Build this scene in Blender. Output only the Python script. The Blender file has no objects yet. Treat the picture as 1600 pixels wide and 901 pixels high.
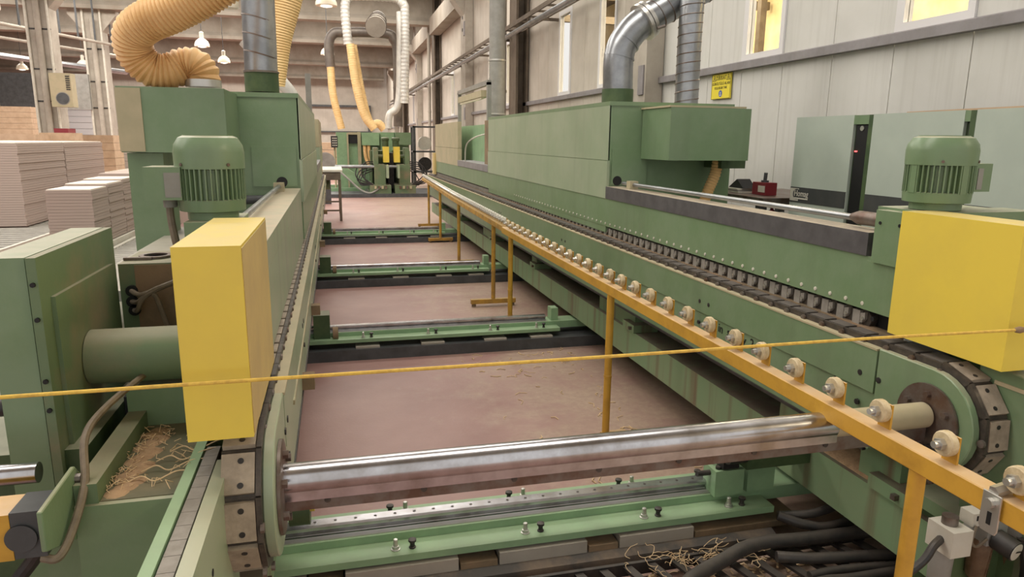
import bpy, bmesh, math, random
from mathutils import Vector, Matrix
random.seed(7)
C = bpy.context.scene.collection
SC = bpy.context.scene
PI = math.pi

# ------------------------------------------------------------------ camera, world, light, exposure
cam_d = bpy.data.cameras.new('camera')
cam_d.sensor_width = 36.0
cam_d.lens = 1090.0 / 1600.0 * 36.0
cam_d.clip_end = 300
cam = bpy.data.objects.new('camera', cam_d)
C.objects.link(cam)
cam.matrix_world = Matrix(((0.96982747, 0.04076462, -0.24035999, 0.0),
                           (-0.24357126, 0.20399093, -0.94818813, 0.0),
                           (0.01037873, 0.97812369, 0.20776510, 1.65),
                           (0, 0, 0, 1)))
SC.camera = cam
LK = 1.0
w = bpy.data.worlds.new('world'); SC.world = w
w.use_nodes = True
bg = w.node_tree.nodes['Background']
bg.inputs[0].default_value = (1.0, 0.96, 0.92, 1)
bg.inputs[1].default_value = 0.55

def area(name, loc, sx, sy, power, col, rot=(0, 0, 0)):
    l = bpy.data.lights.new(name, 'AREA'); l.shape = 'RECTANGLE'
    l.size = sx; l.size_y = sy; l.energy = power; l.color = col
    o = bpy.data.objects.new(name, l); C.objects.link(o)
    o.location = loc; o.rotation_euler = rot
    return o
# daylight through the roof light strips between the beams
for y, wd, pw in ((3.2, 1.6, 520), (10.0, 1.8, 620), (17.5, 2.0, 760), (25.2, 2.2, 900), (31.7, 2.2, 900), (40.0, 2.6, 1100), (50.5, 2.6, 1200)):
    area('roof_light', (-6.5, y, 7.0), 20.0, wd, pw * LK, (1.0, 0.95, 0.87))

vs = SC.view_settings
SC.display_settings.display_device = 'sRGB'
vs.view_transform = 'Standard'; vs.look = 'None'; vs.gamma = 1.0
vs.use_curve_mapping = False
vs.exposure = 0.76
SC.cycles.use_denoising = True
SC.cycles.max_bounces = 6

# ------------------------------------------------------------------ materials
def lin(r, g, b):
    def f(c):
        c /= 255.0
        return c / 12.92 if c <= 0.04045 else ((c + 0.055) / 1.055) ** 2.4
    return (f(r), f(g), f(b), 1.0)

def mat(name, col, rough=0.5, metal=0.0, col2=None, scale=6.0, lo=0.4, hi=0.62, dust=0.0, dcol=None,
        bump=0.0, bscale=60.0, streak=None, stretch=(1, 1, 1), emit=None, alpha=None):
    """Two-tone procedural paint: noise mixes col and col2, settled dust lies on upward faces."""
    m = bpy.data.materials.new(name); m.use_nodes = True
    nt = m.node_tree; N = nt.nodes; L = nt.links
    b = N['Principled BSDF']
    b.inputs['Roughness'].default_value = rough
    b.inputs['Metallic'].default_value = metal
    geo = N.new('ShaderNodeNewGeometry')
    mp = N.new('ShaderNodeMapping'); mp.inputs['Scale'].default_value = stretch
    L.new(geo.outputs['Position'], mp.inputs['Vector'])
    cur = None
    if col2 is not None:
        n = N.new('ShaderNodeTexNoise'); n.inputs['Scale'].default_value = scale
        n.inputs['Detail'].default_value = 6; n.inputs['Roughness'].default_value = 0.62
        L.new(mp.outputs[0], n.inputs['Vector'])
        r = N.new('ShaderNodeValToRGB')
        r.color_ramp.elements[0].position = lo; r.color_ramp.elements[0].color = col
        r.color_ramp.elements[1].position = hi; r.color_ramp.elements[1].color = col2
        L.new(n.outputs['Fac'], r.inputs['Fac'])
        cur = r.outputs['Color']
    else:
        rgb = N.new('ShaderNodeRGB'); rgb.outputs[0].default_value = col
        cur = rgb.outputs[0]
    if streak is not None:          # vertical runs of grime: noise stretched along z
        mp2 = N.new('ShaderNodeMapping'); mp2.inputs['Scale'].default_value = (streak[1], streak[1], 0.5)
        L.new(geo.outputs['Position'], mp2.inputs['Vector'])
        n2 = N.new('ShaderNodeTexNoise'); n2.inputs['Scale'].default_value = 1.0
        n2.inputs['Detail'].default_value = 4
        L.new(mp2.outputs[0], n2.inputs['Vector'])
        r2 = N.new('ShaderNodeMapRange'); r2.inputs[1].default_value = 0.52; r2.inputs[2].default_value = 0.72
        r2.inputs[4].default_value = streak[2]
        L.new(n2.outputs['Fac'], r2.inputs[0])
        mx = N.new('ShaderNodeMix'); mx.data_type = 'RGBA'
        L.new(r2.outputs[0], mx.inputs[0]); L.new(cur, mx.inputs[6]); mx.inputs[7].default_value = streak[0]
        cur = mx.outputs[2]
    if dust > 0:
        sp = N.new('ShaderNodeSeparateXYZ'); L.new(geo.outputs['Normal'], sp.inputs[0])
        nd = N.new('ShaderNodeTexNoise'); nd.inputs['Scale'].default_value = 14
        nd.inputs['Detail'].default_value = 5
        L.new(geo.outputs['Position'], nd.inputs['Vector'])
        mr = N.new('ShaderNodeMapRange'); mr.inputs[1].default_value = 0.55; mr.inputs[2].default_value = 0.95
        L.new(sp.outputs['Z'], mr.inputs[0])
        mr2 = N.new('ShaderNodeMapRange'); mr2.inputs[1].default_value = 0.25; mr2.inputs[2].default_value = 0.6
        mr2.inputs[3].default_value = 0.55; mr2.inputs[4].default_value = 1.0
        L.new(nd.outputs['Fac'], mr2.inputs[0])
        mu = N.new('ShaderNodeMath'); mu.operation = 'MULTIPLY'
        L.new(mr.outputs[0], mu.inputs[0]); L.new(mr2.outputs[0], mu.inputs[1])
        mu2 = N.new('ShaderNodeMath'); mu2.operation = 'MULTIPLY'; mu2.inputs[1].default_value = dust
        L.new(mu.outputs[0], mu2.inputs[0])
        mx = N.new('ShaderNodeMix'); mx.data_type = 'RGBA'
        L.new(mu2.outputs[0], mx.inputs[0]); L.new(cur, mx.inputs[6])
        mx.inputs[7].default_value = dcol or lin(182, 174, 152)
        cur = mx.outputs[2]
    L.new(cur, b.inputs['Base Color'])
    if bump > 0:
        nb = N.new('ShaderNodeTexNoise'); nb.inputs['Scale'].default_value = bscale
        nb.inputs['Detail'].default_value = 4
        L.new(geo.outputs['Position'], nb.inputs['Vector'])
        bp = N.new('ShaderNodeBump'); bp.inputs['Strength'].default_value = bump
        bp.inputs['Distance'].default_value = 0.01
        L.new(nb.outputs['Fac'], bp.inputs['Height']); L.new(bp.outputs[0], b.inputs['Normal'])
    if emit:
        b.inputs['Emission Color'].default_value = emit[0]; b.inputs['Emission Strength'].default_value = emit[1]
    return m

G = mat('green_paint', lin(111, 135, 100), 0.36, 0, lin(119, 140, 109), 5, dust=0.65, streak=(lin(100, 114, 88), 9, 0.3), bump=0.05)
GP = mat('green_sheen_paint', lin(146, 161, 133), 0.36, 0, lin(156, 167, 142), 2.5, dust=0.5, streak=(lin(132, 142, 118), 8, 0.4))  # same green made paler: light and grazing sheen put into the colour
GD = mat('dusty_green_paint', lin(100, 120, 88), 0.55, 0, lin(132, 122, 96), 2.6, 0.48, 0.68, dust=0.85, dcol=lin(140, 132, 108), bump=0.05)
GL = mat('light_green_paint', lin(140, 172, 132), 0.45, 0, lin(130, 160, 124), 7, dust=0.15)
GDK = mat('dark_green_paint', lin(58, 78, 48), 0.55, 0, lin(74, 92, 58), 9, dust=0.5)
GST = mat('stained_green_paint', lin(122, 148, 112), 0.55, 0, lin(128, 146, 112), 3, dust=1.0, dcol=lin(112, 98, 86), streak=(lin(112, 92, 72), 13, 0.85))
BRD = mat('brown_dust', lin(142, 118, 92), 0.9, 0, lin(112, 98, 76), 5, bump=0.1)
TAN = mat('tan_primer', lin(178, 166, 136), 0.6, 0, lin(166, 158, 128), 4)
YEL = mat('yellow_sheet', lin(226, 201, 78), 0.45, 0, lin(219, 194, 80), 3, dust=0.75, dcol=lin(206, 186, 130))
PIT = mat('pit_concrete', lin(84, 80, 76), 0.8, 0, lin(124, 108, 92), 7, 0.45, 0.66, bump=0.1)
RUB = mat('hose_rubber', lin(54, 52, 51), 0.45, 0, lin(72, 67, 62), 12, dust=0.3, dcol=lin(112, 102, 92))
GPD = mat('dust_topped_green', lin(146, 161, 133), 0.4, 0, lin(158, 162, 142), 2.5, dust=1.0, dcol=lin(190, 176, 152), streak=(lin(118, 116, 108), 16, 0.5))  # base keeps the painted-in sheen of GP; dust lies on top
YELD = mat('dusty_yellow_sheet', lin(200, 176, 116), 0.6, 0, lin(184, 160, 112), 4, 0.4, 0.7, dust=0.7)
AMB = mat('amber_paint', lin(200, 153, 56), 0.45, 0, lin(176, 132, 48), 11, 0.45, 0.75, dust=1.0, dcol=lin(206, 176, 138), bump=0.05)
AMBD = mat('worn_amber_paint', lin(190, 146, 58), 0.55, 0, lin(150, 116, 60), 9, dust=0.8, dcol=lin(186, 160, 116))
GAL = mat('galvanised_sheet', lin(160, 163, 166), 0.33, 0.85, lin(140, 143, 146), 7, dust=0.25)
GALB = mat('bright_duct_sheet', lin(214, 212, 204), 0.45, 0.25, lin(196, 194, 188), 5)
GALD = mat('dark_duct_sheet', lin(122, 114, 106), 0.5, 0.4, lin(106, 98, 92), 5)
STEEL = mat('polished_steel', lin(196, 196, 200), 0.24, 1.0, lin(160, 156, 154), 9, 0.4, 0.7)
STEELD = mat('dull_steel', lin(128, 120, 114), 0.45, 0.7, lin(108, 86, 74), 10)
ZINC = mat('zinc_plate', lin(198, 196, 190), 0.35, 0.8)
LINK = mat('chain_steel', lin(70, 64, 60), 0.5, 0.4, lin(90, 82, 74), 30)
PAD = mat('chain_pad_face', lin(168, 154, 136), 0.7, 0, lin(146, 134, 118), 22, bump=0.15)
PADK = mat('dark_pad', lin(104, 98, 92), 0.55, 0, lin(88, 82, 76), 20)  # darker grey for pads along the top run of the right chain
TRAYF = mat('tray_floor', lin(88, 88, 66), 0.6, 0, lin(112, 104, 80), 8)
PADG = mat('grey_pad', lin(146, 140, 132), 0.6, 0, lin(128, 122, 114), 20)
BLK = mat('black_rubber', lin(30, 29, 29), 0.5, 0, lin(52, 48, 46), 14, dust=0.35, dcol=lin(98, 88, 78))
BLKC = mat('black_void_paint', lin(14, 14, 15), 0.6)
DGR = mat('dark_grey_paint', lin(80, 82, 84), 0.5, 0, lin(66, 67, 68), 6)
SILL = mat('slate_beam', lin(92, 90, 92), 0.5, 0.1, lin(78, 76, 78), 10, dust=0.9, dcol=lin(190, 176, 154))
GRY = mat('grey_paint', lin(146, 144, 138), 0.5, 0, lin(132, 130, 124), 6, dust=0.4)
WHT = mat('off_white_plastic', lin(206, 202, 190), 0.5, 0, lin(196, 190, 176), 8)
ROLW = mat('cream_roller', lin(206, 188, 152), 0.55, 0, lin(180, 160, 124), 40)
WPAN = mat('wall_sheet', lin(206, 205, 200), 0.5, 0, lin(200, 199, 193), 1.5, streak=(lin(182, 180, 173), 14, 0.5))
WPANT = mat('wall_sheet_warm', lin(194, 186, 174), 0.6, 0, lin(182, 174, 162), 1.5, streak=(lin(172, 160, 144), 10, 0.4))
CONC = mat('concrete', lin(172, 164, 152), 0.85, 0, lin(156, 148, 136), 2.2, bump=0.08, bscale=20)
CONCD = mat('ceiling_concrete', lin(156, 148, 136), 0.9, 0, lin(140, 132, 120), 1.2, streak=(lin(132, 118, 102), 1.5, 0.5))
BRNS = mat('brown_steel', lin(104, 92, 78), 0.6, 0, lin(90, 78, 66), 5)
LEDG = mat('ledge_sheet', lin(142, 138, 140), 0.5, 0.1, lin(128, 124, 124), 4)
FRW = mat('window_frame_white', lin(216, 214, 214), 0.45)
CABG = mat('cabinet_pale_green', lin(178, 188, 176), 0.5, 0, lin(170, 180, 169), 2, dust=0.5)
CABS = mat('cabinet_slate', lin(62, 64, 64), 0.5, 0, lin(70, 71, 70), 9)
HOSE = mat('tan_hose', lin(226, 186, 130), 0.5, 0, lin(212, 168, 110), 5, dust=0.2)
HOSEY = mat('yellow_hose', lin(238, 206, 148), 0.5, 0, lin(230, 194, 134), 5)
BRDF = mat('board_face', lin(226, 216, 204), 0.6)
BRDE = mat('board_edge', lin(172, 156, 146), 0.75)
WOOD = mat('plywood', lin(190, 164, 136), 0.7, 0, lin(176, 150, 122), 4)
ROPE = mat('yellow_rope', lin(222, 186, 84), 0.8, 0, lin(200, 162, 76), 60)
CABLE = mat('grey_cable', lin(120, 106, 88), 0.6, 0, lin(104, 92, 76), 30)
RED = mat('red_paint', lin(126, 40, 48), 0.45)
BLU = mat('blue_paint', lin(70, 96, 170), 0.5)
SHAV = mat('wood_shaving', lin(214, 186, 146), 0.8)
SAWD = mat('sawdust', lin(172, 142, 110), 0.95, 0, lin(150, 122, 94), 30, bump=0.4, bscale=140)
SIGNY = mat('sign_yellow', lin(232, 214, 64), 0.4)
INK = mat('black_ink', lin(24, 22, 20), 0.5)
LMP = mat('lamp_shade_cream', lin(236, 226, 204), 0.4)
TUBE = mat('lit_tube', lin(250, 250, 245), 0.4, emit=((1, 0.97, 0.92, 1), 3.0))
BULB = mat('lit_bulb', lin(250, 246, 230), 0.4, emit=((1, 0.93, 0.8, 1), 0.9))
LEDR = mat('red_indicator', lin(255, 60, 60), 0.4, emit=((1, 0.1, 0.1, 1), 2.0))
WARM = mat('neighbour_hall_wall', lin(240, 224, 182), 0.8, 0, lin(214, 188, 140), 0.7)
GLASS = bpy.data.materials.new('window_glass'); GLASS.use_nodes = True
_b = GLASS.node_tree.nodes['Principled BSDF']
_b.inputs['Base Color'].default_value = (0.97, 0.98, 0.97, 1); _b.inputs['Roughness'].default_value = 0.02
_b.inputs['Transmission Weight'].default_value = 1.0; _b.inputs['IOR'].default_value = 1.02
BOWL = mat('smoked_bowl', lin(86, 66, 48), 0.2, 0, lin(100, 80, 60), 20)

def floor_material():
    m = bpy.data.materials.new('floor_red_screed'); m.use_nodes = True
    nt = m.node_tree; N = nt.nodes; L = nt.links; b = N['Principled BSDF']
    geo = N.new('ShaderNodeNewGeometry')
    def noise(scale, detail, rough=0.6, st=None):
        n = N.new('ShaderNodeTexNoise'); n.inputs['Scale'].default_value = scale
        n.inputs['Detail'].default_value = detail; n.inputs['Roughness'].default_value = rough
        if st:
            mp = N.new('ShaderNodeMapping'); mp.inputs['Scale'].default_value = st
            L.new(geo.outputs['Position'], mp.inputs[0]); L.new(mp.outputs[0], n.inputs['Vector'])
        else:
            L.new(geo.outputs['Position'], n.inputs['Vector'])
        return n
    def ramp(src, p0, c0, p1, c1):
        r = N.new('ShaderNodeValToRGB'); e = r.color_ramp.elements
        e[0].position = p0; e[0].color = c0; e[1].position = p1; e[1].color = c1
        L.new(src, r.inputs[0]); return r.outputs[0]
    base = ramp(noise(0.9, 8).outputs[0], 0.35, lin(144, 108, 102), 0.68, lin(168, 134, 126))
    # sawdust drifts: most towards the right machine (x > 0.9) and in the second bay
    sp = N.new('ShaderNodeSeparateXYZ'); L.new(geo.outputs['Position'], sp.inputs[0])
    mr = N.new('ShaderNodeMapRange'); mr.inputs[1].default_value = 0.2; mr.inputs[2].default_value = 1.6
    mr.inputs[3].default_value = -0.15; mr.inputs[4].default_value = 0.2
    L.new(sp.outputs[0], mr.inputs[0])
    n1 = noise(2.6, 9, 0.72)
    ad = N.new('ShaderNodeMath'); ad.operation = 'ADD'
    L.new(n1.outputs[0], ad.inputs[0]); L.new(mr.outputs[0], ad.inputs[1])
    mk = N.new('ShaderNodeMapRange'); mk.inputs[1].default_value = 0.46; mk.inputs[2].default_value = 0.72
    mk.inputs[4].default_value = 0.75
    L.new(ad.outputs[0], mk.inputs[0])
    dust = ramp(noise(22, 6, 0.7).outputs[0], 0.35, lin(160, 138, 122), 0.7, lin(184, 164, 142))
    mx = N.new('ShaderNodeMix'); mx.data_type = 'RGBA'
    L.new(mk.outputs[0], mx.inputs[0]); L.new(base, mx.inputs[6]); L.new(dust, mx.inputs[7])
    L.new(mx.outputs[2], b.inputs['Base Color'])
    b.inputs['Roughness'].default_value = 0.42
    nb = noise(60, 5); bp = N.new('ShaderNodeBump'); bp.inputs['Strength'].default_value = 0.12
    bp.inputs['Distance'].default_value = 0.01
    L.new(nb.outputs[0], bp.inputs['Height']); L.new(bp.outputs[0], b.inputs['Normal'])
    return m
FLOOR = floor_material()

# ------------------------------------------------------------------ mesh helpers
class MB:
    def __init__(s): s.bm = bmesh.new()
    def box(s, x0, x1, y0, y1, z0, z1):
        v = [s.bm.verts.new(p) for p in ((x0, y0, z0), (x1, y0, z0), (x1, y1, z0), (x0, y1, z0),
                                         (x0, y0, z1), (x1, y0, z1), (x1, y1, z1), (x0, y1, z1))]
        for f in ((0, 3, 2, 1), (4, 5, 6, 7), (0, 1, 5, 4), (1, 2, 6, 5), (2, 3, 7, 6), (3, 0, 4, 7)):
            s.bm.faces.new([v[i] for i in f])
        return s
    def prism(s, poly, axis, a, b):
        """Extrude a 2-D polygon along an axis: 'x' takes (y,z), 'y' takes (x,z), 'z' takes (x,y)."""
        def P(p, d):
            return (d, p[0], p[1]) if axis == 'x' else (p[0], d, p[1]) if axis == 'y' else (p[0], p[1], d)
        A = [s.bm.verts.new(P(p, a)) for p in poly]; B = [s.bm.verts.new(P(p, b)) for p in poly]
        n = len(poly)
        f = [s.bm.faces.new(A), s.bm.faces.new(B[::-1])]
        for i in range(n):
            f.append(s.bm.faces.new((A[i], B[i], B[(i + 1) % n], A[(i + 1) % n])))
        bmesh.ops.recalc_face_normals(s.bm, faces=f)
        return s
    def sweep(s, pts, rad, n=12, cap=True):
        """Round section of radius rad (number or list) carried along a path."""
        pts = [Vector(p) for p in pts]
        if not isinstance(rad, (list, tuple)): rad = [rad] * len(pts)
        t0 = (pts[1] - pts[0]).normalized()
        u = t0.orthogonal().normalized()
        rings = []; fs = []
        for i, p in enumerate(pts):
            t = (pts[min(i + 1, len(pts) - 1)] - pts[max(i - 1, 0)]).normalized()
            u = (u - t * u.dot(t)).normalized(); v = t.cross(u)
            rings.append([s.bm.verts.new(p + (u * math.cos(2 * PI * k / n) + v * math.sin(2 * PI * k / n)) * rad[i]) for k in range(n)])
        for a, b in zip(rings, rings[1:]):
            for k in range(n):
                fs.append(s.bm.faces.new((a[k], a[(k + 1) % n], b[(k + 1) % n], b[k])))
        if cap:
            fs.append(s.bm.faces.new(rings[0][::-1])); fs.append(s.bm.faces.new(rings[-1]))
        return s
    def cyl(s, p, q, r, n=16, r2=None):
        return s.sweep([p, q], [r, r if r2 is None else r2], n)
    def lathe(s, prof, c, n=24, axis='z'):
        """prof: list of (radius, height) revolved about an axis through c."""
        c = Vector(c); rings = []
        for r, h in prof:
            ring = []
            for k in range(n):
                a = 2 * PI * k / n; x, y = r * math.cos(a), r * math.sin(a)
                ring.append(s.bm.verts.new(c + (Vector((x, y, h)) if axis == 'z' else Vector((h, x, y)) if axis == 'x' else Vector((y, h, x)))))
            rings.append(ring)
        for a, b in zip(rings, rings[1:]):
            for k in range(n):
                s.bm.faces.new((a[k], a[(k + 1) % n], b[(k + 1) % n], b[k]))
        s.bm.faces.new(rings[0][::-1]); s.bm.faces.new(rings[-1])
        return s
    def mesh(s, name, off=(0, 0, 0), bev=0.0):
        if bev:
            es = [e for e in s.bm.edges if len(e.link_faces) == 2 and e.calc_face_angle(0) > 0.6]
            bmesh.ops.bevel(s.bm, geom=es, offset=bev, segments=1, profile=0.5, affect='EDGES', clamp_overlap=True)
        o = Vector(off)
        for v in s.bm.verts: v.co -= o
        me = bpy.data.meshes.new(name); s.bm.to_mesh(me); s.bm.free()
        me.polygons.foreach_set('use_smooth', [True] * len(me.polygons))
        me.set_sharp_from_angle(angle=0.6)
        return me

def wloc(o):
    v = Vector((0, 0, 0))
    while o is not None:
        v += o.location; o = o.parent
    return v
def inst(name, me, m, parent=None, loc=(0, 0, 0)):
    o = bpy.data.objects.new(name, me); C.objects.link(o)
    if m is not None and not me.materials: me.materials.append(m)
    o.parent = parent; o.location = loc
    return o
def part(name, mb, m, parent=None, bev=0.0, label=None):
    """One mesh object; coordinates were given in world space."""
    o = inst(name, mb.mesh(name, wloc(parent) if parent else (0, 0, 0), bev), m, parent)
    if label: o['label'] = label
    return o
def tag(o, label, cat, group=None):
    o['label'] = label; o['category'] = cat
    if group: o['group'] = group
    return o
def thing(name, label, cat, loc=(0, 0, 0), group=None):
    o = bpy.data.objects.new(name, None); C.objects.link(o); o.location = loc; o.empty_display_size = 0.1
    return tag(o, label, cat, group)
def single(name, mb, m, label, cat, loc=(0, 0, 0), group=None, bev=0.0):
    o = inst(name, mb.mesh(name, loc, bev), m, None, loc)
    return tag(o, label, cat, group)
def struct(name, mb, m, label=None, bev=0.0):
    o = part(name, mb, m, None, bev); o['kind'] = 'structure'
    if label: o['label'] = label
    return o
def dup(root, loc, label=None):
    r = root.copy(); C.objects.link(r); r.location = loc
    if label: r['label'] = label
    for ch in list(root.children):
        c = ch.copy(); C.objects.link(c); c.parent = r
        for g in list(ch.children):
            d = g.copy(); C.objects.link(d); d.parent = c
    return r
def spline(pts, n):
    """Catmull-Rom through pts, n samples per span."""
    P = [Vector(p) for p in pts]; P = [P[0] * 2 - P[1]] + P + [P[-1] * 2 - P[-2]]
    out = []
    for i in range(1, len(P) - 2):
        for k in range(n):
            t = k / n; a, b, c, d = P[i - 1:i + 3]
            out.append(0.5 * ((2 * b) + (c - a) * t + (2 * a - 5 * b + 4 * c - d) * t * t + (3 * b - a - 3 * c + d) * t ** 3))
    out.append(P[-2]); return out
def even(pts, step):
    pts = [Vector(p) for p in pts]; out = [pts[0]]; acc = 0.0
    for a, b in zip(pts, pts[1:]):
        d = (b - a).length
        while acc + d >= step:
            t = (step - acc) / d; a = a.lerp(b, t); out.append(a.copy()); d = (b - a).length; acc = 0.0
        acc += d
    return out
def hose_mesh(pts, r, pitch, ridge, n=20):
    """Corrugated hose: the section swells once per pitch."""
    q = even(spline(pts, 14), pitch / 4)
    if not isinstance(r, (list, tuple)): r = [r, r]
    k = len(q) - 1
    rad = [(r[0] + (r[1] - r[0]) * i / k) + ridge * (1, 0.2, -1, 0.2)[i % 4] for i in range(len(q))]
    return MB().sweep(q, rad, n)
def helix_mesh(pts, R, pitch, r=0.004, n=5):
    """The raised lock seam that winds round a spiral duct."""
    q = even(spline(pts, 10), 0.012); u = (q[1] - q[0]).orthogonal().normalized(); out = []
    s = 0.0
    for i, p in enumerate(q):
        t = (q[min(i + 1, len(q) - 1)] - q[max(i - 1, 0)]).normalized()
        u = (u - t * u.dot(t)).normalized(); v = t.cross(u)
        for j in range(3):
            a = 2 * PI * (s + 0.012 * j / 3) / pitch
            out.append(p + t * (0.012 * j / 3) + (u * math.cos(a) + v * math.sin(a)) * R)
        s += 0.012
    return MB().sweep(out, r, n)
FACE_L = Matrix(((0, 0, -1), (-1, 0, 0), (0, 1, 0)))     # lettering on a face that looks towards -x
def lettering(name, body, size, loc, m, parent=None, rot=FACE_L, depth=0.0008, spin=0.0, sx=1.0):
    cu = bpy.data.curves.new(name, 'FONT'); cu.body = body; cu.size = size
    cu.extrude = depth; cu.align_x = 'CENTER'; cu.align_y = 'CENTER'; cu.resolution_u = 3
    t = bpy.data.objects.new(name, cu); C.objects.link(t)
    me = bpy.data.meshes.new_from_object(t.evaluated_get(bpy.context.evaluated_depsgraph_get()))
    bpy.data.objects.remove(t)
    me.transform(Matrix.Rotation(spin, 4, 'Z') @ Matrix.Diagonal((sx, 1, 1, 1)))
    me.transform(rot.to_4x4())
    base = wloc(parent) if parent else Vector((0, 0, 0))
    return inst(name, me, m, parent, Vector(loc) - base)

# ================================================================== THE SETTING
struct('floor', MB().box(-30, 12, -3, 60, -0.1, 0), FLOOR, 'worn red-brown screed floor with sawdust drifts')
ce = struct('ceiling', MB().box(-30, 4.6, -3, 60, 7.05, 7.2), CONCD, 'grey brown concrete roof slab')
struct('wall_back', MB().box(-30, 12, 57, 57.3, 0, 7.2), WPANT, 'far end wall of the hall in dull pinkish sheet')
struct('wall_left', MB().box(-30.3, -30, -3, 60, 0, 7.2), WPANT)
for y in (22.0, 28.4, 35.0, 45.2, 55.5):
    b = struct('roof_beam', MB().prism([(y - 0.28, 5.92), (y + 0.28, 5.92), (y + 0.28, 6.05), (y + 0.14, 6.2), (y + 0.14, 7.05), (y - 0.14, 7.05), (y - 0.14, 6.2), (y - 0.28, 6.05)], 'x', -30, 3.9), CONCD)
for a, b2 in ((22.3, 28.1), (28.7, 34.7), (35.3, 44.9)):
    struct('wall_beam', MB().box(3.75, 4.15, a, b2, 5.55, 6.15), CONCD)

# right wall: sheet panels 0.7 m wide, a ledge, an upper band with windows, another hall behind
WX = 4.2
wr = bpy.data.objects.new('wall_right', None); C.objects.link(wr); wr.location = (WX, 20, 0)
wr['kind'] = 'structure'; wr['label'] = 'long hall wall of pale vertical metal sheets'
P0 = 4.03
win_k = {0, 3, 9, 12, 18, 21, 30, 39, 48}
lo_me = MB().box(0, 0.05, 0.004, 0.696, 0, 2.40).mesh('wall_panel', (0, 0, 0), 0.003)
hi_me = MB().box(0, 0.05, 0.004, 0.696, 2.47, 7.05).mesh('wall_panel', (0, 0, 0), 0.003)
ov_me = MB().box(0, 0.05, 0.004, 0.696, 3.98, 7.05).mesh('wall_panel', (0, 0, 0), 0.003)
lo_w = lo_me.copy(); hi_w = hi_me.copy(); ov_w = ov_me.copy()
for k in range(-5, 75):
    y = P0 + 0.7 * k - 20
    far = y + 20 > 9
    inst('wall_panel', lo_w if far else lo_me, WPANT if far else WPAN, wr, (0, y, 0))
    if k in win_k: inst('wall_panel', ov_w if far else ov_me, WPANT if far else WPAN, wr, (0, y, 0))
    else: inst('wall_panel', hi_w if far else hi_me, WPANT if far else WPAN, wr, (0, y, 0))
lb = MB().prism([(WX, 2.395), (WX - 0.07, 2.395), (WX - 0.07, 2.465), (WX - 0.055, 2.475), (WX, 2.475)], 'y', 0.5, 56)
part('ledge', lb, LEDG, wr)
for n, k in enumerate(sorted(win_k)):
    y = P0 + 0.7 * k
    f = struct('window_%d' % (n + 1), MB().box(WX - 0.02, WX + 0.06, y, y + 0.06, 2.47, 3.98).box(WX - 0.02, WX + 0.06, y + 0.62, y + 0.7, 2.47, 3.98)
               .box(WX - 0.02, WX + 0.06, y + 0.06, y + 0.62, 2.47, 2.54).box(WX - 0.02, WX + 0.06, y + 0.06, y + 0.62, 3.9, 3.98), FRW,
               'tall narrow window in the upper wall, number %d from the near end' % (n + 1))
    part('pane', MB().box(WX + 0.02, WX + 0.026, y + 0.06, y + 0.62, 2.54, 3.9), GLASS, f)
# columns on the right wall, alternately concrete and brown steel
for i, y in enumerate((9.1, 15.55, 22.0, 28.3, 34.6, 41.0, 47.5)):
    if i % 2 == 0:
        c = struct('column', MB().box(3.95, 4.19, y - 0.42, y + 0.35, 0, 7.05), CONC, 'concrete column on the right wall', 0.02)
        part('anchor_plate', MB().box(3.93, 3.95, y - 0.38, y - 0.22, 2.25, 2.62), LEDG, c)
        part('anchor_plate', MB().box(3.93, 3.95, y - 0.38, y - 0.18, 4.7, 5.1), LEDG, c)
        part('socket_hole', MB().cyl((3.94, y + 0.02, 4.9), (3.952, y + 0.02, 4.9), 0.05), BLKC, c)
        part('socket_hole', MB().cyl((3.94, y + 0.02, 5.25), (3.952, y + 0.02, 5.25), 0.05), BLKC, c)
        part('corbel', MB().prism([(3.95, 5.3), (3.6, 5.75), (3.6, 5.95), (3.95, 5.95)], 'y', y - 0.3, y + 0.3), CONC, c)
    else:
        c = struct('column', MB().box(3.9, 3.95, y - 0.3, y + 0.3, 0, 7.05).box(4.13, 4.18, y - 0.3, y + 0.3, 0, 7.05).box(3.95, 4.13, y - 0.04, y + 0.04, 0, 7.05), BRNS, 'brown steel column on the right wall')
        part('downpipe', MB().cyl((3.8, y + 0.42, 0), (3.8, y + 0.42, 7.0), 0.06), CONC, c)
        part('pipe_collar', MB().cyl((3.8, y + 0.42, 2.7), (3.8, y + 0.42, 2.76), 0.075), CONC, c)
# the neighbouring hall seen through the windows
struct('wall_neighbour', MB().box(11.5, 11.7, -6, 30, 0, 9), WARM)
struct('floor_neighbour', MB().box(4.4, 11.5, -6, 30, -0.1, 0), CONC)
struct('ceiling_neighbour', MB().box(4.4, 11.7, -6, 30, 7.2, 7.4), CONCD)
for k in range(7):
    y = 0.5 + 3.4 * k
    t = struct('roof_truss', MB().box(4.5, 11.4, y - 0.08, y + 0.08, 5.1, 5.3), BRNS)
    for j in range(5):
        x = 4.8 + 1.3 * j
        part('strut', MB().sweep([(x, y, 5.25), (x + 0.65, y, 6.9), (x + 1.3, y, 5.25)], 0.07, 6), BRNS, t)
    struct('column', MB().box(9.4, 9.55, y + 0.6, y + 0.75, 0, 7.2), BRNS, 'brown column of the hall next door')
area('neighbour_light', (8.2, 10, 6.4), 2.5, 26, 2300, (1.0, 0.85, 0.58))
d = single('duct', MB().sweep(spline([(8.0, 13.2, 2.5), (8.0, 13.2, 4.6), (8.0, 13.4, 5.0), (8.0, 14.2, 5.1)], 8), 0.22, 14), GALB, 'silver duct bend seen through the narrow window beside the elbow duct', 'duct', (8.0, 13.2, 2.5))
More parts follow.
